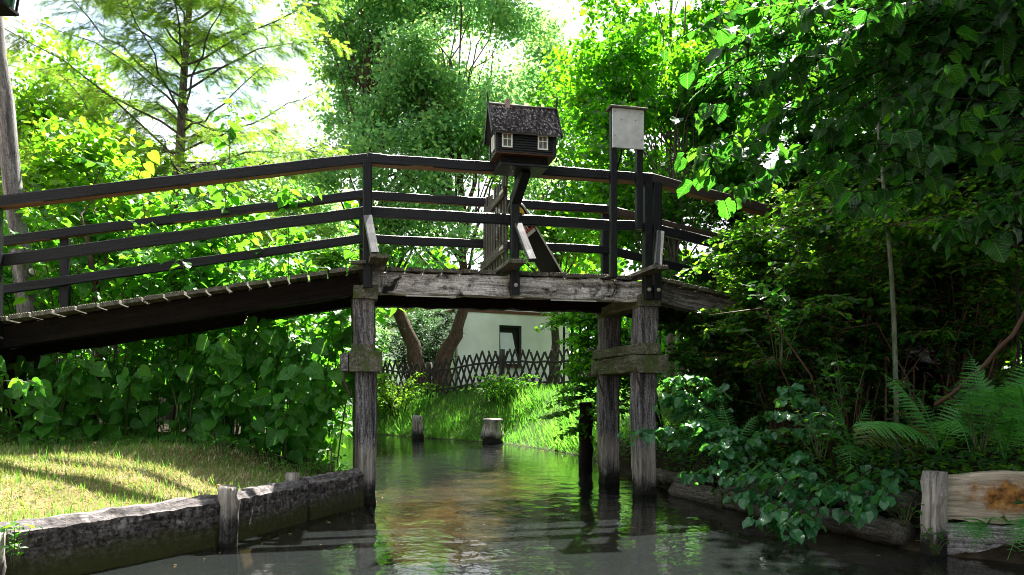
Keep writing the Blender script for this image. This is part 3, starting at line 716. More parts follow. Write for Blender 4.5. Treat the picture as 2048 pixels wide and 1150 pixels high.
for a, b_, r, lab in (((1.75,8.0,.04),(2.74,5.2,.10),.10,'long rotten log lying along the fern bank waterline'),((2.1,7.35,.19),(2.86,5.3,.30),.085,'rotten split log resting above the waterline log under ferns'),((1.72,8.9,.1),(1.9,7.6,.16),.08,'short dark log behind the bridge piles')):
    o = log('rotten_log', a, b_, r, mPicket, None, 16, 40, .1, .9); tag(o, lab, 'log', 'rotten logs on the fern bank')

# ------------------------------------------------------------------ vegetation generators
def rand_dirs(n, up=0.): 
    d = nrm(rng.normal(0,1,(n,3))); d[:,2] += up; return nrm(d)
def ell_points(ells, n, shell=.35, noise_scale=.55, thr=-.12):
    from mathutils import noise as mn
    vol = A([e[1][0]*e[1][1]*e[1][2] for e in ells]); vol = vol/vol.sum()
    out = []
    while len(out) < n:
        e = ells[rng.choice(len(ells), p=vol)]
        d = nrm(rng.normal(0,1,3)); r = (shell**3+(1-shell**3)*rng.random())**(1/3)*rng.uniform(.92,1.06)
        p = A(e[0])+A(e[1])*d*r
        if mn.noise(Vector(p*noise_scale)) > thr: out.append(p)
    return A(out)
def broad_tree(name, label, base, height, tr, ells, nclump, nleaf, lsize, tpl, lmat, bark, crad=.5, limbs=26, droop=-.2, group=None, lean=(0,0), stems=None, shell=.35, thr=-.12, ns=.55, flat=.75, normup=.6):
    base = A([base[0], base[1], gz(base[0],base[1])-.1])
    t = thing(name, label, 'tree', base, group)
    C = ell_points(ells, nclump, shell, ns, thr)
    mb = MB(); trunks = []
    if stems is None:
        stems = [[base, base+A([lean[0]*.4,lean[1]*.4,height*.45])+rng.normal(0,.08,3), base+A([lean[0],lean[1],height*.85])]]
    for sp in stems:
        sp = A(sp); tt = np.linspace(0,1,14); P = np.stack([np.interp(tt, np.linspace(0,1,len(sp)), sp[:,i]) for i in range(3)],1)
        for _ in range(2): P[1:-1] = (P[:-2]+2*P[1:-1]+P[2:])/4
        P[1:-1] += rng.normal(0,tr*.15,(12,3)); R = tr*(1-.8*tt)*(1+.5*np.exp(-tt*14))
        tube(mb, P, R, 10, 0, .05); trunks.append((P,R))
    ids = rng.choice(len(C), min(limbs,len(C)), replace=False)
    for i in ids:
        P, R = trunks[rng.integers(len(trunks))]; c = C[i]
        zs = np.clip(base[2]+(c[2]-base[2])*rng.uniform(.45,.8), P[2,2], P[-1,2]); j = int(np.argmin(abs(P[:,2]-zs)))
        j = max(j, 3); ln = np.linalg.norm(c-P[j]); 
        Q = curve(P[j], c, (0,0,ln*.08*rng.uniform(-.4,1)), 7, ln*.02)
        tube(mb, Q, np.linspace(max(R[j]*.42,.012), .006, 7), 5, 0)
    mb.build('trunk', bark, t, smooth=True)
    mb = MB(); M_ = len(C)
    K = rng.poisson(nleaf, M_); idc = np.repeat(np.arange(M_), K)
    rad = crad*rng.uniform(.6,1.35,M_)
    off = rng.normal(0,.42,(len(idc),3)); off[:,2] *= flat
    pos = C[idc]+off*rad[idc][:,None]
    d = rand_dirs(len(pos)); d[:,2] = d[:,2]*.5+droop
    nn = rand_dirs(len(pos)); nn[:,2] = abs(nn[:,2])*.5+normup
    leaves(mb, tpl, pos, d, nn, lsize*rng.uniform(.65,1.25,len(pos)))
    mb.build('crown', lmat, t)
    return t
def feathery_tree(name, label, base, height, tr, nb, blen, lmat, zlow, npspray=.04, slen=.19, lean=(0,0)):
    base = A([base[0],base[1],gz(base[0],base[1])-.1]); t = thing(name, label, 'tree', base)
    P = A([base+A([lean[0]*f,lean[1]*f,height*f])+A([.05*math.sin(f*9),0,0]) for f in np.linspace(0,1,18)])
    mb = MB(); tube(mb, P, tr*np.linspace(1.1,.15,18), 9, 0, .05); lm = MB(); pos=[]; dr=[]; nn=[]; sc=[]
    for i in range(nb):
        z = zlow+(height-zlow)*(i+rng.random())/nb; f = z/height
        p0 = base+A([lean[0]*f,lean[1]*f,z]); az = i*2.4+rng.normal(0,.4); ln = blen*(1.05-.55*f)*rng.uniform(.65,1.15)
        rise = rng.uniform(.05,.55)*ln
        d2 = A([math.cos(az),math.sin(az),0])
        Q = curve(p0, p0+d2*ln+A([0,0,rise]), (0,0,ln*rng.uniform(-.08,.12)), 9, ln*.012)
        tube(mb, Q, np.linspace(tr*.19,.005,9), 5)
        side = A([-d2[1],d2[0],0])
        for k in range(int(ln/.075)):
            f2 = .18+.82*rng.random(); q = A([np.interp(f2, np.linspace(0,1,9), Q[:,c]) for c in range(3)])
            sd = nrm(side*rng.choice([-1,1])+d2*rng.uniform(.2,1.)+A([0,0,rng.uniform(-.55,.25)])); tl = rng.uniform(.25,.75)*(1.15-f2*.5)
            Tw = curve(q, q+sd*tl, (0,0,-.03), 4); tube(mb, Tw, np.linspace(.006,.003,4), 3)
            m = int(tl/npspray)
            for e in range(m):
                g = rng.random(); pos.append(q+sd*tl*g+rng.normal(0,.035,3)); s2 = np.cross(sd,[0,0,1.])*rng.choice([-1,1])
                dr.append(nrm(sd*.7+s2*rng.uniform(.2,1.1)+A([0,0,rng.uniform(-.7,.15)]))); nn.append(A([0,0,1.])+rng.normal(0,.45,3)); sc.append(slen*rng.uniform(.7,1.35))
    mb.build('trunk', mBark, t, smooth=True)
    leaves(lm, T_spray, A(pos), A(dr), A(nn), A(sc)); lm.build('crown', lmat, t); return t
def leafy_stems(name, label, cat, stems, tpl, lsize, lmat, smat, spacing, group=None, srad=.008, droop=-.5, start=.15, jit=.25, pet=.3, side=0, base=None, normal=(0,0,1.), part='foliage'):
    """plant of curved stems (each a polyline) with leaves set alternately along them"""
    base = A(stems[0][0]) if base is None else base
    t = thing(name, label, cat, base, group); mb = MB(); lm = MB(); pos=[]; dr=[]; nn=[]; sc=[]
    todo = [(A(s,float), srad, start) for s in stems]
    for s, r, st in todo:
        tt = np.linspace(0,1,12); P = np.stack([np.interp(tt, np.linspace(0,1,len(s)), s[:,i]) for i in range(3)],1)
        for _ in range(2): P[1:-1] = (P[:-2]+2*P[1:-1]+P[2:])/4
        tube(mb, P, np.linspace(r, r*.35, 12), 5)
        L = np.linalg.norm(np.diff(P,axis=0),axis=1).sum(); n = int(L*(1-st)/spacing); tg = nrm(np.gradient(P,axis=0))
        if n < 1: continue
        f = st+(1-st)*(np.arange(n)+rng.random(n)*.6)/n
        q = np.stack([np.interp(f,tt,P[:,c]) for c in range(3)],1); tv = np.stack([np.interp(f,tt,tg[:,c]) for c in range(3)],1)
        sd = np.cross(tv,[0,0,1.]); bad = np.linalg.norm(sd,axis=1) < .35; a_ = rng.random(n)*2*PI
        sd[bad] = np.stack([np.cos(a_),np.sin(a_),0*a_],1)[bad]
        sd = nrm(sd)*np.where(np.arange(n)%2,1,-1)[:,None]; a_ = rng.normal(0,.7,n); ca, sa = np.cos(a_), np.sin(a_)
        sd = np.stack([sd[:,0]*ca-sd[:,1]*sa, sd[:,0]*sa+sd[:,1]*ca, sd[:,2]],1)
        dd = nrm(sd+tv*.35+A([0,0,droop])+rng.normal(0,jit,(n,3))); s_ = lsize*rng.uniform(.45,1.2,n)*np.where(f<.85,1,.75)
        pos.append(q+nrm(sd+A([0,0,.15]))*(s_*pet)[:,None]); dr.append(dd); nn.append(A(normal)+rng.normal(0,.35,(n,3))+sd*.4); sc.append(s_)
        if side and r == srad:
            for i in np.nonzero(rng.random(n) < side)[0]:
                ln = rng.uniform(.25,.55)*min(1,L*.4); e = q[i]+nrm(sd[i]+tv[i]*.5+rng.normal(0,.2,3))*ln+A([0,0,-.08*ln]); todo.append((A([q[i],(q[i]+e)/2+A([0,0,.04*ln]),e]), r*.55, .1))
    mb.build('stem', smat, t, smooth=True); leaves(lm, tpl, np.concatenate(pos), np.concatenate(dr), np.concatenate(nn), np.concatenate(sc)); lm.build(part, lmat, t); return t
def knotweed(x, y, n, h, label, group, spread=.45, lean=(0,0), lsize=.145, ns=.075, start=.12, droop=-.55, normal=(0,0,1.)):
    stems = []
    for i in range(n):
        a = rng.random()*2*PI; r = spread*math.sqrt(rng.random())*.8; bx, by = x+r*math.cos(a), y+r*math.sin(a); z = gz(bx,by)-.03
        hh = h*rng.uniform(.55,1.05); ox, oy = spread*math.cos(a)*rng.uniform(.4,1.3)+lean[0], spread*math.sin(a)*rng.uniform(.4,1.3)+lean[1]
        stems.append([(bx,by,z),(bx+ox*.25,by+oy*.25,z+hh*.5),(bx+ox*.7,by+oy*.7,z+hh*.88),(bx+ox*1.3,by+oy*1.3,z+hh)])
    return leafy_stems('knotweed', label, 'plant', stems, T_heart, lsize, mKnot, mStem, ns, group, .009, droop, start, .25, .35, .22, normal=normal)
def shrub(name, label, x, y, n, h, spread, tpl, lsize, lmat, smat, spacing, group=None, side=.5, z=None, droop=-.1, start=.2, cat='shrub', srad=.009):
    stems = []
    for i in range(n):
        a = rng.random()*2*PI; r = .15*spread*rng.random(); bx, by = x+r*math.cos(a), y+r*math.sin(a); zz = (gz(bx,by) if z is None else z)-.03
        hh = h*rng.uniform(.4,1.05); R = spread*rng.uniform(.2,1.1)
        stems.append([(bx,by,zz),(bx+.3*R*math.cos(a),by+.3*R*math.sin(a),zz+hh*.55),(bx+.75*R*math.cos(a),by+.75*R*math.sin(a),zz+hh*.95),(bx+1.15*R*math.cos(a),by+1.15*R*math.sin(a),zz+hh*.9)])
    return leafy_stems(name, label, cat, stems, tpl, lsize, lmat, smat, spacing, group, srad, droop, start, .35, .15, side)

# ---- knotweed hedge below and behind the bridge ramp
LU = 'leafy knotweed with large heart-shaped leaves shaded under the bridge ramp'; GU = 'knotweed plants under the bridge ramp'
LB = 'sunlit knotweed with bright heart-shaped leaves behind the ramp railings'; GB = 'knotweed plants behind the ramp railings'
k_ = 0
for s, t in [(-3.0,.45),(-2.4,.75),(-1.75,.5),(-1.25,.8),(-.85,.5),(-.6,.9),(-2.75,1.15),(-1.6,1.2),(-.75,1.2),(-3.6,.9)]:
    p = B(s,t,0); hmax = dz(s)-.25-gz(p[0],p[1]); knotweed(p[0], p[1], 7, hmax*rng.uniform(.75,1.0), LU, GU, .4, lsize=.165, ns=.068, start=.05, lean=(.08,-.12), droop=-.95, normal=(0,-.85,.5))
for s, t, h in [(-4.4,2.6,2.5),(-3.75,2.5,2.5),(-3.0,1.9,2.55),(-2.45,1.95,2.75),(-1.95,1.9,2.9),(-1.45,1.95,3.05),(-.95,1.9,2.95),(-.6,1.9,2.7),(-3.9,2.7,2.8),(-3.2,2.8,2.8),(-2.4,2.7,3.1),(-1.7,2.7,3.3),(-1.0,2.8,3.1),(-.6,2.7,2.7),(-4.9,2.3,2.5)]:
    p = B(s,t,0); knotweed(p[0], p[1], 8, h, LB, GB, .45, lsize=.135, ns=.065)
p = B(-1.62,2.3,0); knotweed(p[0], p[1], 3, 4.15, 'tallest knotweed stem standing up above the bridge handrail', None, .12, lsize=.13, ns=.06)
p = B(.45,1.95,0); 
knotweed(-3.3, 9.7, 6, 2.7, 'knotweed spray rising behind the middle of the bridge beside the bridge pile', None, .3, lean=(.25,.1), lsize=.13, start=.3)
# ---- trees
feathery_tree('feathery_tree', 'slender feathery conifer with thin open branches against the sky', (-7.0,15.2), 12.5, .135, 96, 4.0, mLarch, 2.2, lean=(.7,0))
willow_base = A([-2.6,23.2])
zb = gz(*willow_base)-.1
c0 = A([-2.55,23.2,zb])
stems = [[c0+A([-.3,0,0]),at(838,705,23.2),at(790,625,23.2),at(740,480,23.4),at(720,250,23.5),at(750,40,23.6)],[c0+A([.3,0,0]),at(890,700,23.2),at(922,645,23.2),at(930,600,23.2),at(925,420,23),at(900,120,23)]]
def e_(x, y, Y, rx, ry): return (at(x,y,Y), (rx/F*Y, rx/F*Y*.8, ry/F*Y))
broad_tree('willow', 'tall silvery green willow with two forked leaning trunks behind the lattice fence', (-2.55,23.2), 12, .27,
    [e_(850,110,23.5,215,170),e_(760,190,23.5,130,120),e_(960,170,23,130,130),e_(800,330,22.5,175,90),e_(960,330,22.5,150,110),e_(700,-60,24,150,120),e_(930,-80,24,160,120),e_(860,440,22.5,120,60),e_(680,330,23.,70,60),e_(1040,290,23.,85,80),e_(1060,60,24,70,80),e_(680,120,24,70,90),e_(900,505,21.8,170,45),e_(740,515,22.2,120,45)],
    430, 200, .14, T_oval, mWillow, mBarkBrown, .8, 110, -.4, stems=stems, shell=.45, thr=.0, ns=.55, normup=.25)
broad_tree('alder', 'young alder with round bright leaves and thin straight trunk behind the notice board', (2.85,12.3), 8.2, .055,
    [e_(1370,120,12.3,130,220),e_(1210,260,12.5,110,200),e_(1300,330,12.3,170,130),e_(1440,260,12.3,110,170),e_(1180,430,12.6,90,80),e_(1330,470,12.8,130,70)],
    300, 75, .085, T_round, mAlder, mBark, .34, 50, -.25, shell=.2, thr=-.12, lean=(.0,0), ns=.9, normup=.2)
broad_tree('alder', 'taller alder with bright leaves rising behind the young alder', (3.3,15.5), 10.5, .09,
    [e_(1250,40,15.5,90,130),e_(1400,-20,15.5,130,170),e_(1150,180,15.8,80,110),e_(1480,130,15.5,110,200),e_(1330,230,16,190,200)],
    270, 72, .10, T_round, mAlder, mBark, .42, 40, -.25, shell=.25, thr=-.2, ns=.7, normup=.2)
broad_tree('maple', 'yellow-green maple crown behind the leaning wooden pole', (-10.5,17.5), 9, .14,
    [e_(105,185,17,105,110),e_(30,290,16.5,100,130),e_(190,290,17.5,90,70),e_(130,350,17,200,90),e_(290,380,17.5,110,70)],
    300, 60, .11, T_round, mLime, mBark, .5, 40, -.3, shell=.3, thr=-.05, normup=.2)
for i, (x, y, Y, rx, ry, lab, m) in enumerate([(60,430,24,200,140,'pale yellow-green bushy tree beyond the maple',mLime),(380,430,26,170,110,'low yellow-green tree behind the feathery conifer',mLime),(560,400,28,120,150,'light green tree between the conifer and the willow',mWillow),(1110,330,27,110,190,'light green tree in the gap beside the alders',mAlder),(1080,160,30,70,110,'thin pale treetop showing above the model house roof',mWillow),(250,520,18,260,80,'bushy undergrowth tree low behind the knotweed',mLime),(-60,300,26,120,250,'broad lime green tree at the photo edge behind the pole',mLime)]):
    c = at(x,y,Y); broad_tree('garden_tree', lab, (c[0],Y), c[2]+ry/F*Y, .16, [e_(x,y,Y,rx,ry),e_(x-rx*.5,y+ry*.5,Y,rx*.7,ry*.6),e_(x+rx*.5,y+ry*.55,Y-.8,rx*.7,ry*.6)], 190, 70, .17, T_oval, m, mBark, .75, 20, -.3, 'garden trees in the distance', shell=.2, thr=-.25, normup=.2)
# far wood closing the horizon
n_ = 26000; a_ = rng.uniform(-1.15,1.15,n_); r_ = rng.uniform(46,56,n_); hx = 9.5+1.8*np.sin(a_*23)+1.2*np.sin(a_*61+1); zz = rng.random(n_)**.8*hx
mb = MB(); up = rand_dirs(n_, .4); leaves(mb, T_round, np.column_stack([r_*np.sin(a_), r_*np.cos(a_), 1.+zz]), rand_dirs(n_,-.3), up, rng.uniform(.45,.95,n_))
o = mb.build('distant_wood', mAlder); tag(o, 'distant green wood closing the view behind the gardens', 'woodland', kind='stuff')
# dark wood on the fern bank
for x, y, ht, tr, ells, lab in [
  (5.4,9.6,12,.2,[((4.4,10.5,8.4),(1.6,1.6,2.0)),((5.6,9.6,8.2),(2.1,2.0,3.6)),((6.9,8.6,5.2),(1.7,1.6,2.4))],'tall dark tree shading the fern bank beside the hazel'),
  (8.2,8.2,13,.22,[((8.2,8.2,6.0),(2.2,2.0,5.5)),((7.2,7.3,3.4),(1.4,1.3,2.2))],'tall black-green tree filling the upper corner over the ferns'),
  (7.2,13.,13,.25,[((7.2,13.,8.),(2.6,2.2,5.)),((6.2,12,5),(1.8,1.6,2.6)),((8.8,12,5),(2.,2.,3.6))],'broad dark tree deep in the wood behind the pale sapling'),
  (4.6,7.8,10.,.12,[((4.9,7.6,7.6),(1.5,1.3,2.)),((5.9,6.8,6.6),(1.5,1.4,2.4))],'dark overhanging tree leaning across the fern bank'),
  (10.5,11,13,.25,[((10.5,11,6),(2.6,2.4,5.8))],'dark tree at the wood edge farthest from the bridge'),
  (6.8,4.6,9,.16,[((6.4,4.8,6.2),(1.7,1.7,2.2)),((5.2,4.4,6.8),(1.4,1.4,1.6)),((3.7,5.0,7.6),(1.9,1.8,1.6)),((4.6,2.6,6.6),(2.0,1.8,1.7))],'dark tree above the quay boards with unseen crown added for shade')]:  # crown spread above the view, added to shade the bank
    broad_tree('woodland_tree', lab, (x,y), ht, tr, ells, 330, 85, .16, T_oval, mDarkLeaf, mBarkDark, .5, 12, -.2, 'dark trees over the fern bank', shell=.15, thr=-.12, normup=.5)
for x, y, h, sp, lab in [(3.9,11.2,3.2,1.5,'dense dark bush at the foot of the alder'),(5.6,11.,3.8,1.8,'dense dark bush behind the reddish twigs'),(7.6,10.2,4.2,2.0,'dense dark bush deep in shade behind the ferns'),(5.2,13.2,4.5,2.,'tall dark bush filling the gap between alder and woodland'),(3.0,9.8,2.0,1.0,'dark bush beyond the right bridge ramp stringer')]:
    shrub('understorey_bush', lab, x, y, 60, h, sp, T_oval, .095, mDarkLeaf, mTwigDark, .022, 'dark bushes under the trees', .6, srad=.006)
for x, y, h, sp, lab in [(2.85,7.75,2.45,.7,'glossy small-leaved shrub crowding the end of the bridge ramp'),(3.35,7.4,2.6,.95,'small-leaved shrub full of reddish bare twigs in front of the pale sapling'),(4.35,7.2,2.6,1.0,'small-leaved shrub with arching twigs right of the pale sapling'),(2.45,8.6,1.7,.6,'small-leaved shrub close beside the bridge piles'),(3.95,8.7,3.1,1.0,'taller small-leaved shrub behind the reddish twigs')]:
    shrub('privet_shrub', lab, x, y, 44, h, sp, T_round, .068, mShrub, mTwig, .034, 'small-leaved shrubs on the fern bank', .6, droop=-.35)
for x, y, ht, ells, lab in [(-7,-9,15,[((-7,-9,8.5),(5,3.5,6.5))],'unseen tree added on the lawn side behind the viewpoint to block sky light'),(8.5,-6,15,[((8.5,-6,8),(4,4,7))],'unseen tree added on the fern bank side behind the viewpoint to block sky light')]:  # unseen trees added behind the camera to cut sky fill
    broad_tree('garden_tree', lab, (x,y), ht, .3, ells, 330, 60, .3, T_oval, mDarkLeaf, mBark, 1.0, 16, -.2, 'unseen trees added behind the viewpoint', shell=.3, thr=-.3, normup=.5)
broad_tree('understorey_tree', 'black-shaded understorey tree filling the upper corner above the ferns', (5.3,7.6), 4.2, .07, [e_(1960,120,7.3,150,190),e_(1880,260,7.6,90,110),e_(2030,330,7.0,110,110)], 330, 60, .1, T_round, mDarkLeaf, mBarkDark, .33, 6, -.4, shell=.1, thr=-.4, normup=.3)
# bare arching twigs
for i in range(16):
    x = rng.uniform(2.6,4.9); y = rng.uniform(6.2,7.2); z = gz(x,y); a = rng.uniform(-1,1); ln = rng.uniform(.7,1.7)
    mb = MB(); tube(mb, A([(x,y,z),(x+.2*a*ln,y-.05,z+ln*.6),(x+.55*a*ln,y-.1,z+ln),(x+.95*a*ln,y-.2,z+ln*.95)]), [.011,.009,.007,.003], 5)
    o = mb.build('bare_twig', mTwig, smooth=True); tag(o, 'thin reddish bare twig arching among the shrubs on the fern bank', 'twig', 'bare twigs on the fern bank')
mb = MB(); tube(mb, curve(at(1870,810,5.6), at(2075,590,5.3), (.05,0,-.04), 8, .01), np.linspace(.017,.014,8), 8); o = mb.build('fallen_branch', mTwig, smooth=True); tag(o, 'thick brown branch slanting up out of the ferns to the frame edge', 'branch')
# pale sapling
sx = at(1795,790,6.4); 
leafy_stems('sapling', 'straight pale-barked sapling rising from the ferns', 'tree', [[(sx[0],6.4,gz(sx[0],6.4)-.05), at(1790,600,6.4), at(1772,420,6.4), at(1755,250,6.5), at(1745,110,6.5), at(1750,-80,6.5)]], T_oval, .05, mShrub, mBarkPale, .12, None, .023, -.3, .4, .3, .2, .15)
# ash leaves, hazel overhead
def sprays(name, label, base, stems, tpl, ls, mat, sm, sp, **kw): return leafy_stems(name, label, kw.pop('cat','tree'), stems, tpl, ls, mat, sm, sp, base=base, **kw)
hb0 = A([5.0,5.6,gz(5.0,5.6)]); top = A([4.6,5.5,3.9])
hz = [[hb0,(4.9,5.6,2.0),top]]
for tip in [(1420,40,5.3),(1400,300,5.2),(1420,330,5.0),(1480,190,5.1),(1560,130,4.9),(1450,100,5.1),(1500,380,5.2),(1530,250,5.0),(1600,30,4.7),(1700,60,4.6),(1560,330,5.1),(1640,260,4.9)]:
    e = at(*tip); m = (top+e)/2+A([0,0,.35]); hz.append([top+A([0,0,-.4]), m, e+A([.25,.05,.12]), e])
sprays('hazel', 'hazel with large drooping leaves overhanging beside the alder', hb0, hz, T_hazel, .125, mHazel, mTwigDark, .085, droop=-.75, start=.12, pet=.2, side=.3, srad=.009)
hz = [[(5.5,5.6,gz(5.5,5.6)),(5.3,5.5,1.8),(4.9,5.4,2.9)]]
for tip in [(1690,410,4.6),(1700,340,4.6),(1740,290,4.6),(1790,290,4.7),(1820,320,4.7),(1850,250,4.7),(1900,460,4.8),(1950,440,4.8),(1980,480,4.9),(1990,350,4.9),(1760,200,4.7),(1840,170,4.8)]:
    e = at(*tip); s0 = A([4.9,5.4,2.7]); m = (s0+e)/2+A([0,0,.2]); hz.append([s0, m, e+A([.12,.03,.06]), e])
sprays('hazel', 'hazel with large toothed leaves hanging in front of the pale sapling', A([5.5,5.6,gz(5.5,5.6)]), hz, T_hazel, .125, mHazel, mTwigDark, .095, droop=-.8, start=.2, pet=.2, side=.25, srad=.008)
hz = []
b0 = A([4.2,6.2,gz(4.2,6.2)]); hz = [[b0,(4.1,6.1,2.5),(3.9,5.9,4.2)]]
for tip in [(1470,90,5.2),(1500,150,5.2),(1470,120,5.2),(1560,60,5.2),(1500,170,5.1),(1620,110,5.1),(1750,170,5.3),(1800,70,5.3),(1840,60,5.3),(1880,120,5.4),(1680,20,5.2)]:
    e = at(*tip); s0 = A([3.95,5.9,3.9]); hz.append([s0,(s0+e)/2+A([0,0,.2]),e])
sprays('ash', 'ash sapling with feathered compound leaves above the hazel', b0, hz, T_ash, .24, mHazel, mTwigDark, .07, droop=-.15, start=.4, pet=.05, side=.3, srad=.012)
# low hazel sprays by the piles and over the water
for lab, b0, tips in [('hazel sprig with blue-green leaves reaching past the bridge pile', (2.35,7.0), [(1285,865,6.9),(1330,860,6.8),(1380,850,6.7),(1350,890,6.6),(1420,870,6.6),(1460,880,6.4),(1430,905,6.3),(1400,845,6.8)]),
   ('hazel sprig standing up beside the clamp beam of the bridge piles', (2.05,7.5), [(1340,760,7.1),(1370,790,7.0),(1400,760,7.0),(1330,800,7.1),(1385,810,7.0),(1420,780,6.9)]),
   ('hazel spray drooping low over the dark water', (2.65,6.1), [(1540,960,5.7),(1570,990,5.6),(1540,1030,5.5),(1590,1040,5.4),(1620,1050,5.4),(1600,960,5.6),(1560,1050,5.4),(1580,920,5.8)]),
   ('hazel sprig spilling over the rotten logs between the piles and the water spray', (2.5,6.7), [(1450,960,6.1),(1480,990,6.0),(1420,940,6.3),(1500,950,6.0),(1520,1000,5.9),(1390,950,6.4)]),
   ('leafy sprig spilling over the rotten logs toward the leaning post', (3.0,5.7), [(1680,990,5.3),(1720,1010,5.2),(1640,980,5.4),(1760,1000,5.1),(1700,1040,5.2)]),
   ('bramble with mid-green leaves between the hazel spray and the ferns', (2.9,6.3), [(1540,830,6.1),(1590,800,6.1),(1610,860,6.0),(1520,870,6.2),(1640,840,6.0),(1560,780,6.2)])]:
    s0 = A([b0[0],b0[1],gz(*b0)]); st_ = []
    for tip in tips:
        e = at(*tip); st_.append([s0, s0*.55+e*.45+A([0,0,.22]), e+A([.05,.02,.03]), e])
    leafy_stems('hazel_sprig', lab, 'plant', st_, T_hazel, .092, mHazelLow, mTwigDark, .045, 'low hazel sprigs on the fern bank', .005, -.45, .35, .25, .2, .35, base=s0)
# branch hanging behind the piles over the far water
b0 = A([2.3,11.3,gz(2.3,11.3)]); st_ = []
for tip in [(1165,710,10.6),(1125,640,10.8),(1150,740,10.6),(1145,780,10.6),(1140,800,10.6),(1110,830,10.7),(1160,680,10.6),(1170,760,10.5),(1150,860,10.6),(1150,620,10.8),(1180,640,10.6),(1165,690,10.9),(1190,720,10.4),(1230,660,10.4),(1250,720,10.2),(1200,820,10.4)]:
    e = at(*tip); st_.append([b0, b0*.5+e*.5+A([.1,0,.45]), e+A([.12,0,.05]), e])
leafy_stems('overhanging_alder', 'leafy alder branches hanging over the far water behind the piles', 'shrub', st_, T_round, .075, mAlder, mTwigDark, .032, None, .009, -.35, .25, .3, .15, .75, base=b0)
# shrubs seen between rails and on the far side
for x, y, Y, sp, h, lab, m in [(800,760,21.,1.2,1.3,'small rough shrub in front of the lattice fence',mLime),(1000,770,19.,.9,.7,'low shrub under the fence post',mAlder),(820,700,24.5,1.3,2.6,'dark climber mound against the cottage gable',mDull),(735,690,25.5,1.1,2.6,'bushy green shrub between fence and willow trunks',mWillow),(860,690,25.6,.9,3.0,'dark ivy bush beside the cottage drainpipe',mDull)]:
    c = at(x,y,Y); shrub('garden_shrub', lab, c[0], Y, 26, h, sp, T_oval, .1, m, mTwigDark, .05, 'shrubs along the lattice fence', .7)
for x, Y, h, sp, lab in [(-5.8,21.5,5.2,1.3,'blue-green bush seen through the railings beside the gate'),(-4.4,14.6,3.8,1.0,'bushy green shrub seen behind the left bridge pile')]:
    shrub('waterside_bush', lab, x, Y+2 if x > -2 else Y, 60, h, sp, T_oval, .10, mWillow if x > -2 else mAlder, mTwigDark, .04, 'bushes on the far bend of the canal', .8)

# ---- ferns
def fern(label, base, fronds, mat=None, group='ferns on the fern bank', wid=.3):
    base = A(base, float); t = thing('fern', label, 'fern', base, group)
    for tip, sag, wd_ in fronds:
        tip = A(tip, float); mb = MB(); P = curve(base, tip, (0,0,sag), 26); tube(mb, P, np.linspace(.0055,.0015,26), 4)
        Ln = np.linalg.norm(np.diff(P,axis=0),axis=1).sum(); tg = nrm(np.gradient(P,axis=0)); n = max(14,int(Ln/.031)); pos=[];dr=[];nn=[];sc=[]
        for i in range(n):
            f = .14+.85*i/n; q = A([np.interp(f,np.linspace(0,1,26),P[:,c]) for c in range(3)]); tv = A([np.interp(f,np.linspace(0,1,26),tg[:,c]) for c in range(3)])
            sd = nrm(np.cross(tv, [0,-.25,1.])); up = nrm(np.cross(sd, tv)); up = up if up[2] > 0 else -up
            pl = wd_*Ln*math.sin(min(1,(f-.05)*1.15)**.75*PI)**.8*1.0+.006
            for sg in (1,-1):
                pos.append(q); dr.append(nrm(sd*sg+tv*.32-up*.16+rng.normal(0,.05,3))); nn.append(up+rng.normal(0,.08,3)); sc.append(pl)
        leaves(mb, T_pinna, A(pos), A(dr), A(nn), A(sc)); mb.build('frond', mat or mFern, t)
    return t
def pinna():
    V=[];Fc=[]; n=7
    for i in range(n+1):
        x=i/n; w=.075*(1-x)**.6+.004; z=-.18*x*x
        V += [(x-.03 if i else x,-w*1.1,z),(x,0,z+.012),(x-.03 if i else x,w*1.1,z)]
        if i < n: V += [(x+.08,-w*.45,z),(x+.08,0,z+.012),(x+.08,w*.45,z)]
    m = len(V)//3
    for i in range(m-1):
        a=i*3; Fc += [(a,a+1,a+4,a+3),(a+1,a+2,a+5,a+4)]
    return Tpl(V,Fc)
T_pinna = pinna()
bF = at(1900,900,5.4)
fern('large fern with broad dark green fronds arching over the leaning post', at(1880,905,5.35), [(at(1700,880,4.95),.16,.26),(at(1940,905,4.85),.22,.24),(at(1760,745,5.5),.10,.24),(at(1830,790,5.6),.06,.22),(at(1990,760,5.6),.12,.24)])
fern('fern with long rusting frond drooping beside the leaning post', at(1870,870,5.6), [(at(1705,905,5.2),.12,.30),(at(1780,830,5.7),.08,.22)], mFernOld)
fern('tall fern with upright fronds rising behind the stained board', at(2010,920,5.2), [(at(1935,700,5.4),.08,.24),(at(1985,790,4.8),.2,.22),(at(2070,740,5.2),.1,.24),(at(2040,850,4.7),.15,.24),(at(1925,760,5.5),.1,.2)])
fern('dark fern at the frame edge above the stained board', at(2060,930,5.0), [(at(2005,760,5.3),.1,.24),(at(2075,700,5.0),.1,.24),(at(2030,780,4.7),.2,.22)])
fern('small bright fern under the pale sapling', at(1705,905,6.0), [(at(1665,790,5.9),.05,.24),(at(1740,800,5.9),.06,.24),(at(1620,870,5.7),.1,.22),(at(1700,960,5.5),.14,.2)])
fern('thin fern between hazel sprigs by the bridge piles', at(1470,895,6.7), [(at(1395,805,6.8),.05,.24),(at(1440,800,6.9),.03,.22),(at(1520,830,6.7),.06,.22)])
fern('little fern hanging from the lower quay board', at(1975,1050,4.78), [(at(1905,1082,4.6),.05,.3),(at(1995,1040,4.6),.03,.3),(at(1945,1100,4.6),.04,.28),(at(1930,1040,4.65),.02,.25)])
fern('drooping fern frond at the water edge beside the lower board', at(2075,1030,4.7), [(at(2015,1120,4.5),.07,.26),(at(2060,1140,4.4),.06,.26)])
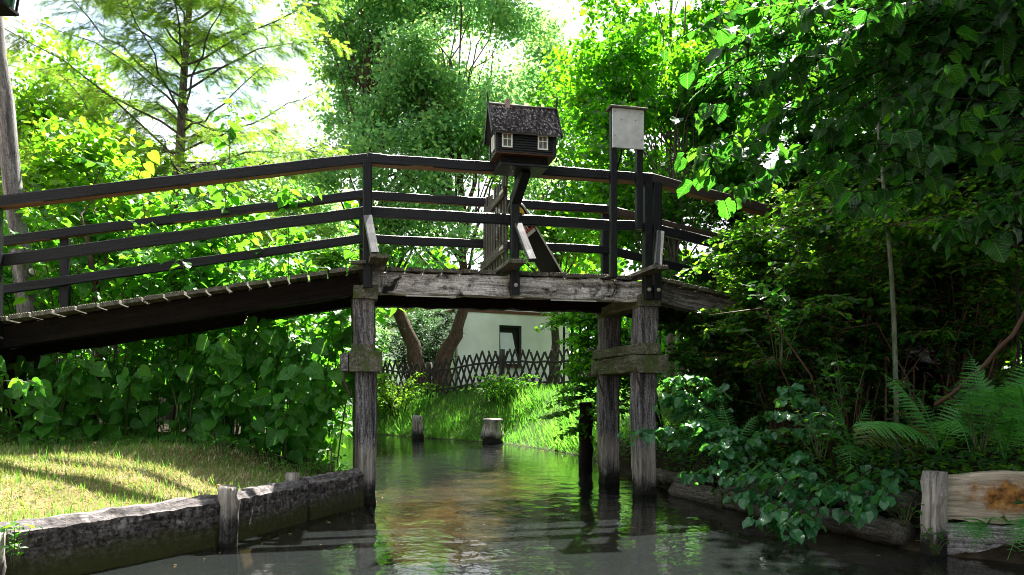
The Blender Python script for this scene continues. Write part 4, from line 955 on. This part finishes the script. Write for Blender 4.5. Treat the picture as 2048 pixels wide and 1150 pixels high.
fern('pale young fern above the waterline log', at(1760,975,5.6), [(at(1690,965,5.35),.06,.24),(at(1810,965,5.35),.06,.24),(at(1740,1000,5.3),.05,.22)])
fern('small fern growing at the foot of the hazel spray', at(1500,985,6.6), [(at(1455,960,6.4),.04,.26),(at(1490,930,6.4),.04,.25),(at(1540,975,6.3),.04,.25)])
# leafy ground cover on the fern bank
P = np.column_stack([rng.uniform(1.2,8,60000), rng.uniform(4.2,12,60000)]); zz, ins, dl, dr = ground_z(P)
keep = (~ins)&(dr<dl)&(dr>.12)&(rng.random(60000) < .55); P = P[keep]; zz = zz[keep]
mb = MB(); dd = rand_dirs(len(P)); dd[:,2] = dd[:,2]*.3-.1; up = rng.normal(0,.45,(len(P),3))+A([0,-.35,1.]); hh = rng.random(len(P))**2*.32
leaves(mb, T_oval, np.column_stack([P, zz+.02+hh]), dd, up, rng.uniform(.035,.085,len(P))); o = mb.build('ground_cover', mShrub); tag(o, 'low dark leafy ground cover between ferns and shrubs', 'ground cover', kind='stuff')
# low broad plants on the fern bank
for x, y, Y, h, ls, lab in [(1640,900,5.7,.55,.06,'leafy weed with pointed leaves beside the small bright fern'),(1960,880,5.0,.45,.07,'light green weed above the stained board top'),(1870,1085,4.85,.2,.05,'tiny bright weed growing on the foot of the leaning post'),(1810,1030,5.1,.22,.05,'small light weed beside the leaning post'),(1440,1000,6.6,.3,.05,'small weed hanging at the waterline under the hazel sprig'),(1690,850,6.2,.8,.075,'nettle-like plant in front of the pale sapling'),(1560,720,6.6,.9,.09,'elder-like plant with pointed leaves among bare twigs'),(1850,880,5.9,.6,.06,'dark weed between the ferns')]:
    c = at(x,y,Y); shrub('weed', lab, c[0], Y, 9, h, h*.6, T_oval, ls, mHazel, mStem, .035, 'weeds on the fern bank', .2, z=c[2]-.05, start=.25, cat='plant', srad=.004)
# under-hedge ground plants
for i in range(26):
    s = rng.uniform(-4,-.1); p = B(s, rng.uniform(-.35,.25), 0); h = rng.uniform(.12,.3)
    shrub('clover_patch', 'low round-leaved weed at the foot of the knotweed', p[0], p[1], 7, h, .16, T_round, .045, mKnot, mStem, .03, 'low weeds at the foot of the knotweed', 0, start=.4, cat='plant', srad=.003)
c = at(30,1130,4.0); shrub('weed', 'small light green weed on the near end of the sunlit quay timber', c[0], 4.0, 8, .25, .12, T_oval, .05, mAlder, mStem, .03, None, 0, z=.18, cat='plant', srad=.003)
c = at(1840,1010,5.2)
# dandelion
p = at(435,940,5.45); zt = gz(p[0],p[1]); t = thing('dandelion', 'single yellow dandelion in the dry lawn near the mooring posts', 'flower', (p[0],p[1],zt))
mb = MB(); tube(mb, [(p[0],p[1],zt),(p[0]+.01,p[1],zt+.1)], .002, 5); mb.build('stem', mStem, t)
mb = MB(); a = rng.random(26)*2*PI; leaves(mb, T_narrow, np.tile([p[0]+.01,p[1],zt+.1],(26,1)), np.column_stack([np.cos(a),np.sin(a),rng.uniform(.2,1,26)]), rand_dirs(26,1.), .02); mb.build('flower_head', mYellow, t)

# ---- grass
def grass(name, label, P, lo, hi, mat, lean=.5, w=1.):
    z = ground_z(P)[0]; n = len(P); mb = MB(); a = rng.random(n)*2*PI; l = rng.uniform(.1,1,n)*lean
    d = np.column_stack([np.cos(a)*l, np.sin(a)*l, np.ones(n)])
    leaves(mb, T_blade, np.column_stack([P,z-.005]), d, np.column_stack([np.cos(a+.3),np.sin(a+.3),np.zeros(n)]), rng.uniform(lo,hi,n), 0, rng.uniform(.7,1.3,n)*w)
    o = mb.build(name, mat); tag(o, label, 'grass', kind='stuff'); return o
P = np.column_stack([rng.uniform(-6.2,-1.3,270000), rng.uniform(3.3,7.2,270000)]); _, ins, dl, dr = ground_z(P)
patch = np.sin(P[:,0]*4.1+1)*np.sin(P[:,1]*3.3+P[:,0]*1.7)
keep = (~ins)&(dl>.09)&(rng.random(len(P)) < (.62+.3*patch)*ss(7.6,5.6,P[:,1])+.06); grass('lawn_grass', 'short dry straw-coloured lawn above the quay timbers', P[keep], .015, .06, mLawn, 2.2, 1.5)
P = np.column_stack([rng.uniform(-6.5,-1.3,30000), rng.uniform(3.2,8.6,30000)]); _, ins, dl, dr = ground_z(P)
keep = (~ins)&(dl>.08)&(rng.random(len(P)) < .18+.9*np.exp(-dl/.16)+.3*ss(6.0,6.6,P[:,1])); grass('lawn_tufts', 'green grass tufts along the quay timbers and hedge foot', P[keep], .04, .12, mGrass, .9, .9)
P = np.column_stack([rng.uniform(-9,4,150000), rng.uniform(12,24,150000)]); _, ins, dl, dr = ground_z(P)
cl = .5+.5*np.sin(P[:,0]*2.3+np.sin(P[:,1]*1.9)*2)*np.sin(P[:,1]*2.9+P[:,0])
keep = (~ins)&(dr<dl)&(dr>.0)&(dr<4.3)&(rng.random(len(P)) < .25+.75*cl); q = P[keep]; grass('bank_grass', 'long lush green grass covering the far canal bank', q, .07, .22, mGrass, 1.3, .9)
k2 = (~ins)&(dr<dl)&(dr>.0)&(dr<2.6)&(cl>.62)&(dr<1.7)&(rng.random(len(P)) < .3); grass('bank_tufts', 'tall arching grass tufts along the far waterline', P[k2], .3, .6, mGrass, 1.3, .55)
keep = (~ins)&(dr<dl)&(dr>3.8)&(dr<9)&(rng.random(len(P)) < .5); grass('meadow_grass', 'short sunlit grass strip below the lattice fence', P[keep], .05, .14, mGrass, .8, 1.6)

# fallen and floating leaves
def litter(name, label, cat, P, z, lo, hi, mat):
    n = len(P); mb = MB(); d = rand_dirs(n); d[:,2] *= .12; up = rng.normal(0,.22,(n,3))+A([0,0,1.])
    leaves(mb, T_oval, np.column_stack([P, z]), d, up, rng.uniform(lo,hi,n)); o = mb.build(name, mat); tag(o, label, cat, kind='stuff')
mFallen = leafmat('fallen_leaf', G((0,(.07,.035,.016)),(.5,(.15,.09,.035)),(1,(.26,.2,.07))), None, .2, .6, .2)
P = np.column_stack([rng.uniform(-5.5,-1.4,900), rng.uniform(3.4,7.6,900)]); zz, ins, dl, dr = ground_z(P); k = (~ins)&(dl>.05)&(rng.random(900)<.5)
litter('fallen_leaves', 'small brown and yellow leaves lying on the lawn', 'fallen leaves', P[k], zz[k]+.03, .02,.05, mFallen)
P = np.column_stack([rng.normal(0,2.2,700), rng.uniform(4,16,700)]); zz, ins, dl, dr = ground_z(P); k = ins&((np.minimum(dl,dr)<.45)|(rng.random(700)<.03))&(np.minimum(dl,dr)>.12)
litter('floating_leaves', 'small leaves and scraps floating on the canal water', 'floating leaves', P[k], np.full(k.sum(),.006), .015,.04, mFallen)
# ------------------------------------------------------------------ lattice fence, cottage, pole, lantern
f0, f1, f2 = at(730,770,23.), at(1003,768,20.2), at(1180,768,18.8)
fence = thing('lattice_fence', 'dark criss-cross lattice garden fence along the top of the far bank', 'fence', f1)
mb = MB(); rl_ = MB(); fz = lambda p: gz(p[0],p[1])
def fence_run(a, b_, n):
    for i in range(n+1):
        f = i/n; p = a[:2]*(1-f)+b_[:2]*f; d = nrm(b_[:2]-a[:2])
        for sg in (1,-1):
            q0 = p-d*(.2+rng.normal(0,.012))*sg; q1 = p+d*(.2+rng.normal(0,.015))*sg; nl = A([-d[1],d[0]])*.02*sg; z = fz(p)
            tube(mb, [(*(q0+nl),z+.04),(*(q1+nl),z+1.03+rng.normal(0,.025))], [.034,.03], 6)
    for h in (.2,.74):
        n2 = 12; tube(rl_, [(*(a[:2]*(1-i/n2)+b_[:2]*i/n2), fz(a[:2]*(1-i/n2)+b_[:2]*i/n2)+h) for i in range(n2+1)], .03, 6)
fence_run(f0, f1, 24); fence_run(f1, f2, 12)
mb.build('lattice', mFencew, fence); rl_.build('rail', mFencew, fence)
for p in (f0, (f0+f1)/2, f1, f2):
    z = fz(p[:2]); log('post', (p[0],p[1]-.05,z-.2), (p[0]+.02,p[1]-.05,z+1.06), .075, mFencew, fence, 8, 5, .04)
cot = thing('cottage', 'white rendered cottage with red-brown band and open tilted window', 'cottage', (-1.9,26,1.4))
C0 = A([-1.9,26.]); dR = nrm(A([3.78,1.9])); dL = nrm(A([-1.9,3.78])); LR, LL = 4.5, 8.
mWall = plain('white_render', (.92,.92,.9), .9, .2, .08, 1.1, .1); mBand = plain('red_brown_band', (.16,.06,.035), .7); mTile = plain('red_roof_tile', (.16,.05,.03), .8, .2, .3, 6, .3)
def cp(a, l, z, o=0.): p = C0+dR*a+dL*l-dL*o; return A([p[0],p[1],z])
wa, wb, wz0, wz1 = 1.62, 2.53, 2.1, 3.56
mb = MB(); z0, z1 = .8, 4.5
def wall_quad(a0, a1, zz0, zz1): mb.faces([cp(a0,0,zz0),cp(a1,0,zz0),cp(a1,0,zz1),cp(a0,0,zz1)], [(0,1,2,3)])
wall_quad(0,wa,z0,z1); wall_quad(wb,LR,z0,z1); wall_quad(wa,wb,z0,wz0); wall_quad(wa,wb,wz1,z1)
mb.faces([cp(0,0,z0),cp(0,LL,z0),cp(0,LL,z1),cp(0,0,z1)], [(3,2,1,0)]); mb.faces([cp(LR,0,z0),cp(LR,LL,z0),cp(LR,LL,z1),cp(LR,0,z1)], [(0,1,2,3)]); mb.faces([cp(0,LL,z0),cp(LR,LL,z0),cp(LR,LL,z1),cp(0,LL,z1)], [(3,2,1,0)])
for a, b_ in ((wa,'l'),(wb,'r')): mb.faces([cp(a,0,wz0),cp(a,.22,wz0),cp(a,.22,wz1),cp(a,0,wz1)], [(0,1,2,3)])
mb.faces([cp(wa,0,wz1),cp(wb,0,wz1),cp(wb,.22,wz1),cp(wa,.22,wz1)], [(0,1,2,3)]); mb.faces([cp(wa,0,wz0),cp(wb,0,wz0),cp(wb,.22,wz0),cp(wa,.22,wz0)], [(3,2,1,0)])
mb.build('wall', mWall, cot)
mb = MB(); add_beam(mb, cp(-.02,-.015,4.02), cp(LR,-.015,4.02), .05, .1, .005, 3, .001); add_beam(mb, cp(-.015,.02,4.02), cp(-.015,LL,4.02), .05, .1, .005, 3, .001); mb.build('band', mBand, cot)
mb = MB(); zr = 5.3
for sa in (0,1):
    e0 = -.3 if sa == 0 else LR+.3; V = [cp(e0,-.3,4.45),cp(e0,LL+.3,4.45),cp(LR/2,LL+.3,zr),cp(LR/2,-.3,zr)]; V2=[v+A([0,0,.08]) for v in V]
    mb.faces(V+V2, [(0,1,2,3),(7,6,5,4),(0,4,5,1),(1,5,6,2),(2,6,7,3),(3,7,4,0)])
mb.faces([cp(0,0,4.5),cp(LR,0,4.5),cp(LR/2,0,zr)], [(0,1,2)]); mb.build('roof', mTile, cot)
mFrame = plain('dark_window_frame', (.03,.028,.026), .5); mGlass = plain('painted_sky_glass', (.8,.83,.9), .08, .8, .08, 2)  # sash pane coloured pale blue-white as a painted sky reflection
mb = MB()
for a in (wa+.035, wb-.035): add_beam(mb, cp(a,.1,wz0), cp(a,.1,wz1), .07, .07, .004, 1, 0)
for z in (wz0+.035, wz1-.035): add_beam(mb, cp(wa+.07,.1,z), cp(wb-.07,.1,z), .07, .07, .004, 1, 0)
wn = mb.build('window', mFrame, cot)
mb = MB(); add_beam(mb, cp(wa-.06,-.04,wz0-.03), cp(wb+.06,-.04,wz0-.03), .16, .05, .006, 2, 0); mb.build('sill', mBand, wn)
mb = MB(); t0 = .0; V = [cp(wa+.08,t0,wz0+.08),cp(wb-.16,t0,wz0+.08),cp(wb-.34,t0+.12,wz1-.26),cp(wa+.08,t0+.12,wz1-.26)]; mb.faces(V+[v+A([dL[0],dL[1],0])*.02 for v in V], [(0,1,2,3),(7,6,5,4),(0,4,5,1),(1,5,6,2),(2,6,7,3),(3,7,4,0)]); mb.build('sash', mGlass, wn)
mb = MB(); mb.faces([cp(wa,.24,wz0),cp(wb,.24,wz0),cp(wb,.24,wz1),cp(wa,.24,wz1)], [(0,1,2,3)]); mb.build('dark_room', mFrame, wn)
mb = MB(); tube(mb, [cp(-.06,-.06,.9),cp(-.06,-.06,4.0),cp(-.15,.05,4.2),cp(-.35,.05,4.42)], .05, 8); mb.build('drainpipe', mMetal, cot, smooth=True)
# shed to the side
shed = thing('garden_shed', 'dark brown plank shed beside the white cottage', 'shed', (3.2,25.5,1.3)); mb = MB()
for i in range(14): 
    a = at(1128+i*16,640,24.5+i*.1); add_beam(mb, (a[0],a[1],.9), (a[0],a[1],4.6), .05, .25, .01, 2, .004, up=(0,1,0))
mb.build('wall', mDark, shed); mb = MB(); add_beam(mb, (1.4,25.3,4.66), (5.6,26.6,4.66), 2.6, .1, .01, 2, 0); mb.build('roof', mTile, shed)
# leaning pole with lantern, second trunk
o = thing('utility_pole', 'leaning grey wooden pole with knotty grain behind the ramp', 'pole', (-5.1,8.1,.7))
pa, pb = at(88,800,8.1), at(-22,-60,8.1); pa[2] = .4
log('shaft', pa, pb, .103, mPole, o, 14, 12, .012, .82)
mb = MB(); tube(mb, [pa*.62+pb*.38+A([.13,-.06,0]), pa*.62+pb*.38+A([.16,-.08,-.02])], .03, 8); mb.build('insulator', mWhite, o)
p = at(172,700,8.3)
broad_tree('slim_tree', 'slim reddish-brown tree trunk close beside the leaning pole', (p[0],8.3), 2.7, .062, [((p[0]-.6,9.2,3.6),(.8,.7,.7))], 40, 50, .1, T_round, mLime, mBarkBrown, .4, 10, -.3)
ln = thing('lantern', 'green glazed lantern hanging at the top corner by the pole', 'lantern', at(2,5,7.5)); c = at(-4,-6,7.5)
mb = MB(); add_beam(mb, c+A([0,0,-.09]), c+A([0,0,.2]), .21, .21, .02, 2, 0, taper=1.3); mb.build('glass', plain('green_glass', (.04,.09,.06), .1, .6), ln)
mb = MB()
for sx_ in (-1,1):
    for sy_ in (-1,1): add_beam(mb, c+A([sx_*.108,sy_*.108,-.1]), c+A([sx_*.14,sy_*.14,.22]), .022, .022, .003, 1, 0)
add_beam(mb, c+A([-.13,0,-.115]), c+A([.13,0,-.115]), .26, .03, .004, 1, 0); add_beam(mb, c+A([-.2,0,.24]), c+A([.2,0,.24]), .4, .04, .01, 1, 0)
mb.build('frame', mBlack, ln)
mb = MB(); tube(mb, [c+A([0,0,.26]), c+A([0,0,.5]), c+A([-.4,.8,.7]), at(-30,-120,8.1)], .018, 6); mb.build('bracket', mBlack, ln)
# bare twigs of a dead tree against the sky
dead = thing('dead_tree', 'bare leafless twigs of a dead tree against the sky', 'tree', (-16.6,30,1.2)); mb = MB()
def fork(p, d, l, r, k):
    q = p+d*l; tube(mb, [p,(p+q)/2+rng.normal(0,l*.05,3),q], [r,r*.85,r*.7], 5)
    if k: 
        for _ in range(3): fork(q, nrm(d+rng.normal(0,.55,3)), l*.68, r*.62, k-1)
p0 = A([-16.6,30,1.2]); fork(p0, nrm(A([0.0,0,1.])), 6.2, .12, 5); mb.build('trunk', mBark, dead)

# ------------------------------------------------------------------ light, sky, camera
EL, AZ = math.radians(56), math.radians(14)
w = bpy.data.worlds.new('World'); scene.world = w; w.use_nodes = True; nt = w.node_tree; nt.nodes.clear()
out = nt.nodes.new('ShaderNodeOutputWorld'); bg = nt.nodes.new('ShaderNodeBackground'); sky = nt.nodes.new('ShaderNodeTexSky')
sky.sky_type = 'NISHITA'; sky.sun_disc = False; sky.sun_elevation = EL; sky.sun_rotation = AZ; sky.air_density = 1.0; sky.dust_density = 1.5
tc = nt.nodes.new('ShaderNodeTexCoord'); nz = nt.nodes.new('ShaderNodeTexNoise'); nz.inputs['Scale'].default_value = 2.2; nz.inputs['Detail'].default_value = 7
mp = nt.nodes.new('ShaderNodeMapping'); mp.inputs['Scale'].default_value = (1,1,2.2); nt.links.new(tc.outputs['Generated'], mp.inputs[0]); nt.links.new(mp.outputs[0], nz.inputs[0])
rp_ = nt.nodes.new('ShaderNodeValToRGB'); rp_.color_ramp.elements[0].position = .33; rp_.color_ramp.elements[1].position = .5; nt.links.new(nz.outputs['Fac'], rp_.inputs[0])
mx = nt.nodes.new('ShaderNodeMixRGB'); nt.links.new(rp_.outputs[0], mx.inputs[0]); nt.links.new(sky.outputs[0], mx.inputs[1]); mx.inputs[2].default_value = (5.2,5.3,5.5,1)
nt.links.new(mx.outputs[0], bg.inputs[0]); bg.inputs[1].default_value = .055; nt.links.new(bg.outputs[0], out.inputs[0])
sl = bpy.data.lights.new('sun', 'SUN'); sl.energy = 5.; sl.angle = math.radians(.53); sl.color = (1,.95,.86)
so = bpy.data.objects.new('sun', sl); COL.objects.link(so)
sd = Vector((math.sin(AZ)*math.cos(EL), math.cos(AZ)*math.cos(EL), math.sin(EL))); so.rotation_euler = sd.to_track_quat('Z','Y').to_euler(); so.location = sd*60
cam = bpy.data.cameras.new('camera'); cam.sensor_width = 36; cam.lens = 36*F/2048; cam.shift_y = 215/2048; cam.clip_end = 2000; cam.clip_start = .05
co = bpy.data.objects.new('camera', cam); COL.objects.link(co); co.location = (0,0,EYE); co.rotation_euler = (PI/2,0,0); scene.camera = co
vs = scene.view_settings; vs.view_transform = 'Standard'; vs.look = 'None'; vs.gamma = 1; vs.exposure = 2.75
cy = scene.cycles; cy.max_bounces = 6; cy.diffuse_bounces = 3; cy.glossy_bounces = 3; cy.transmission_bounces = 4; cy.transparent_max_bounces = 6
cy.caustics_reflective = False; cy.caustics_refractive = False; cy.use_denoising = True; cy.filter_width = 1.0; cy.sample_clamp_indirect = 8
try: cy.denoiser = 'OPENIMAGEDENOISE'
except Exception: pass
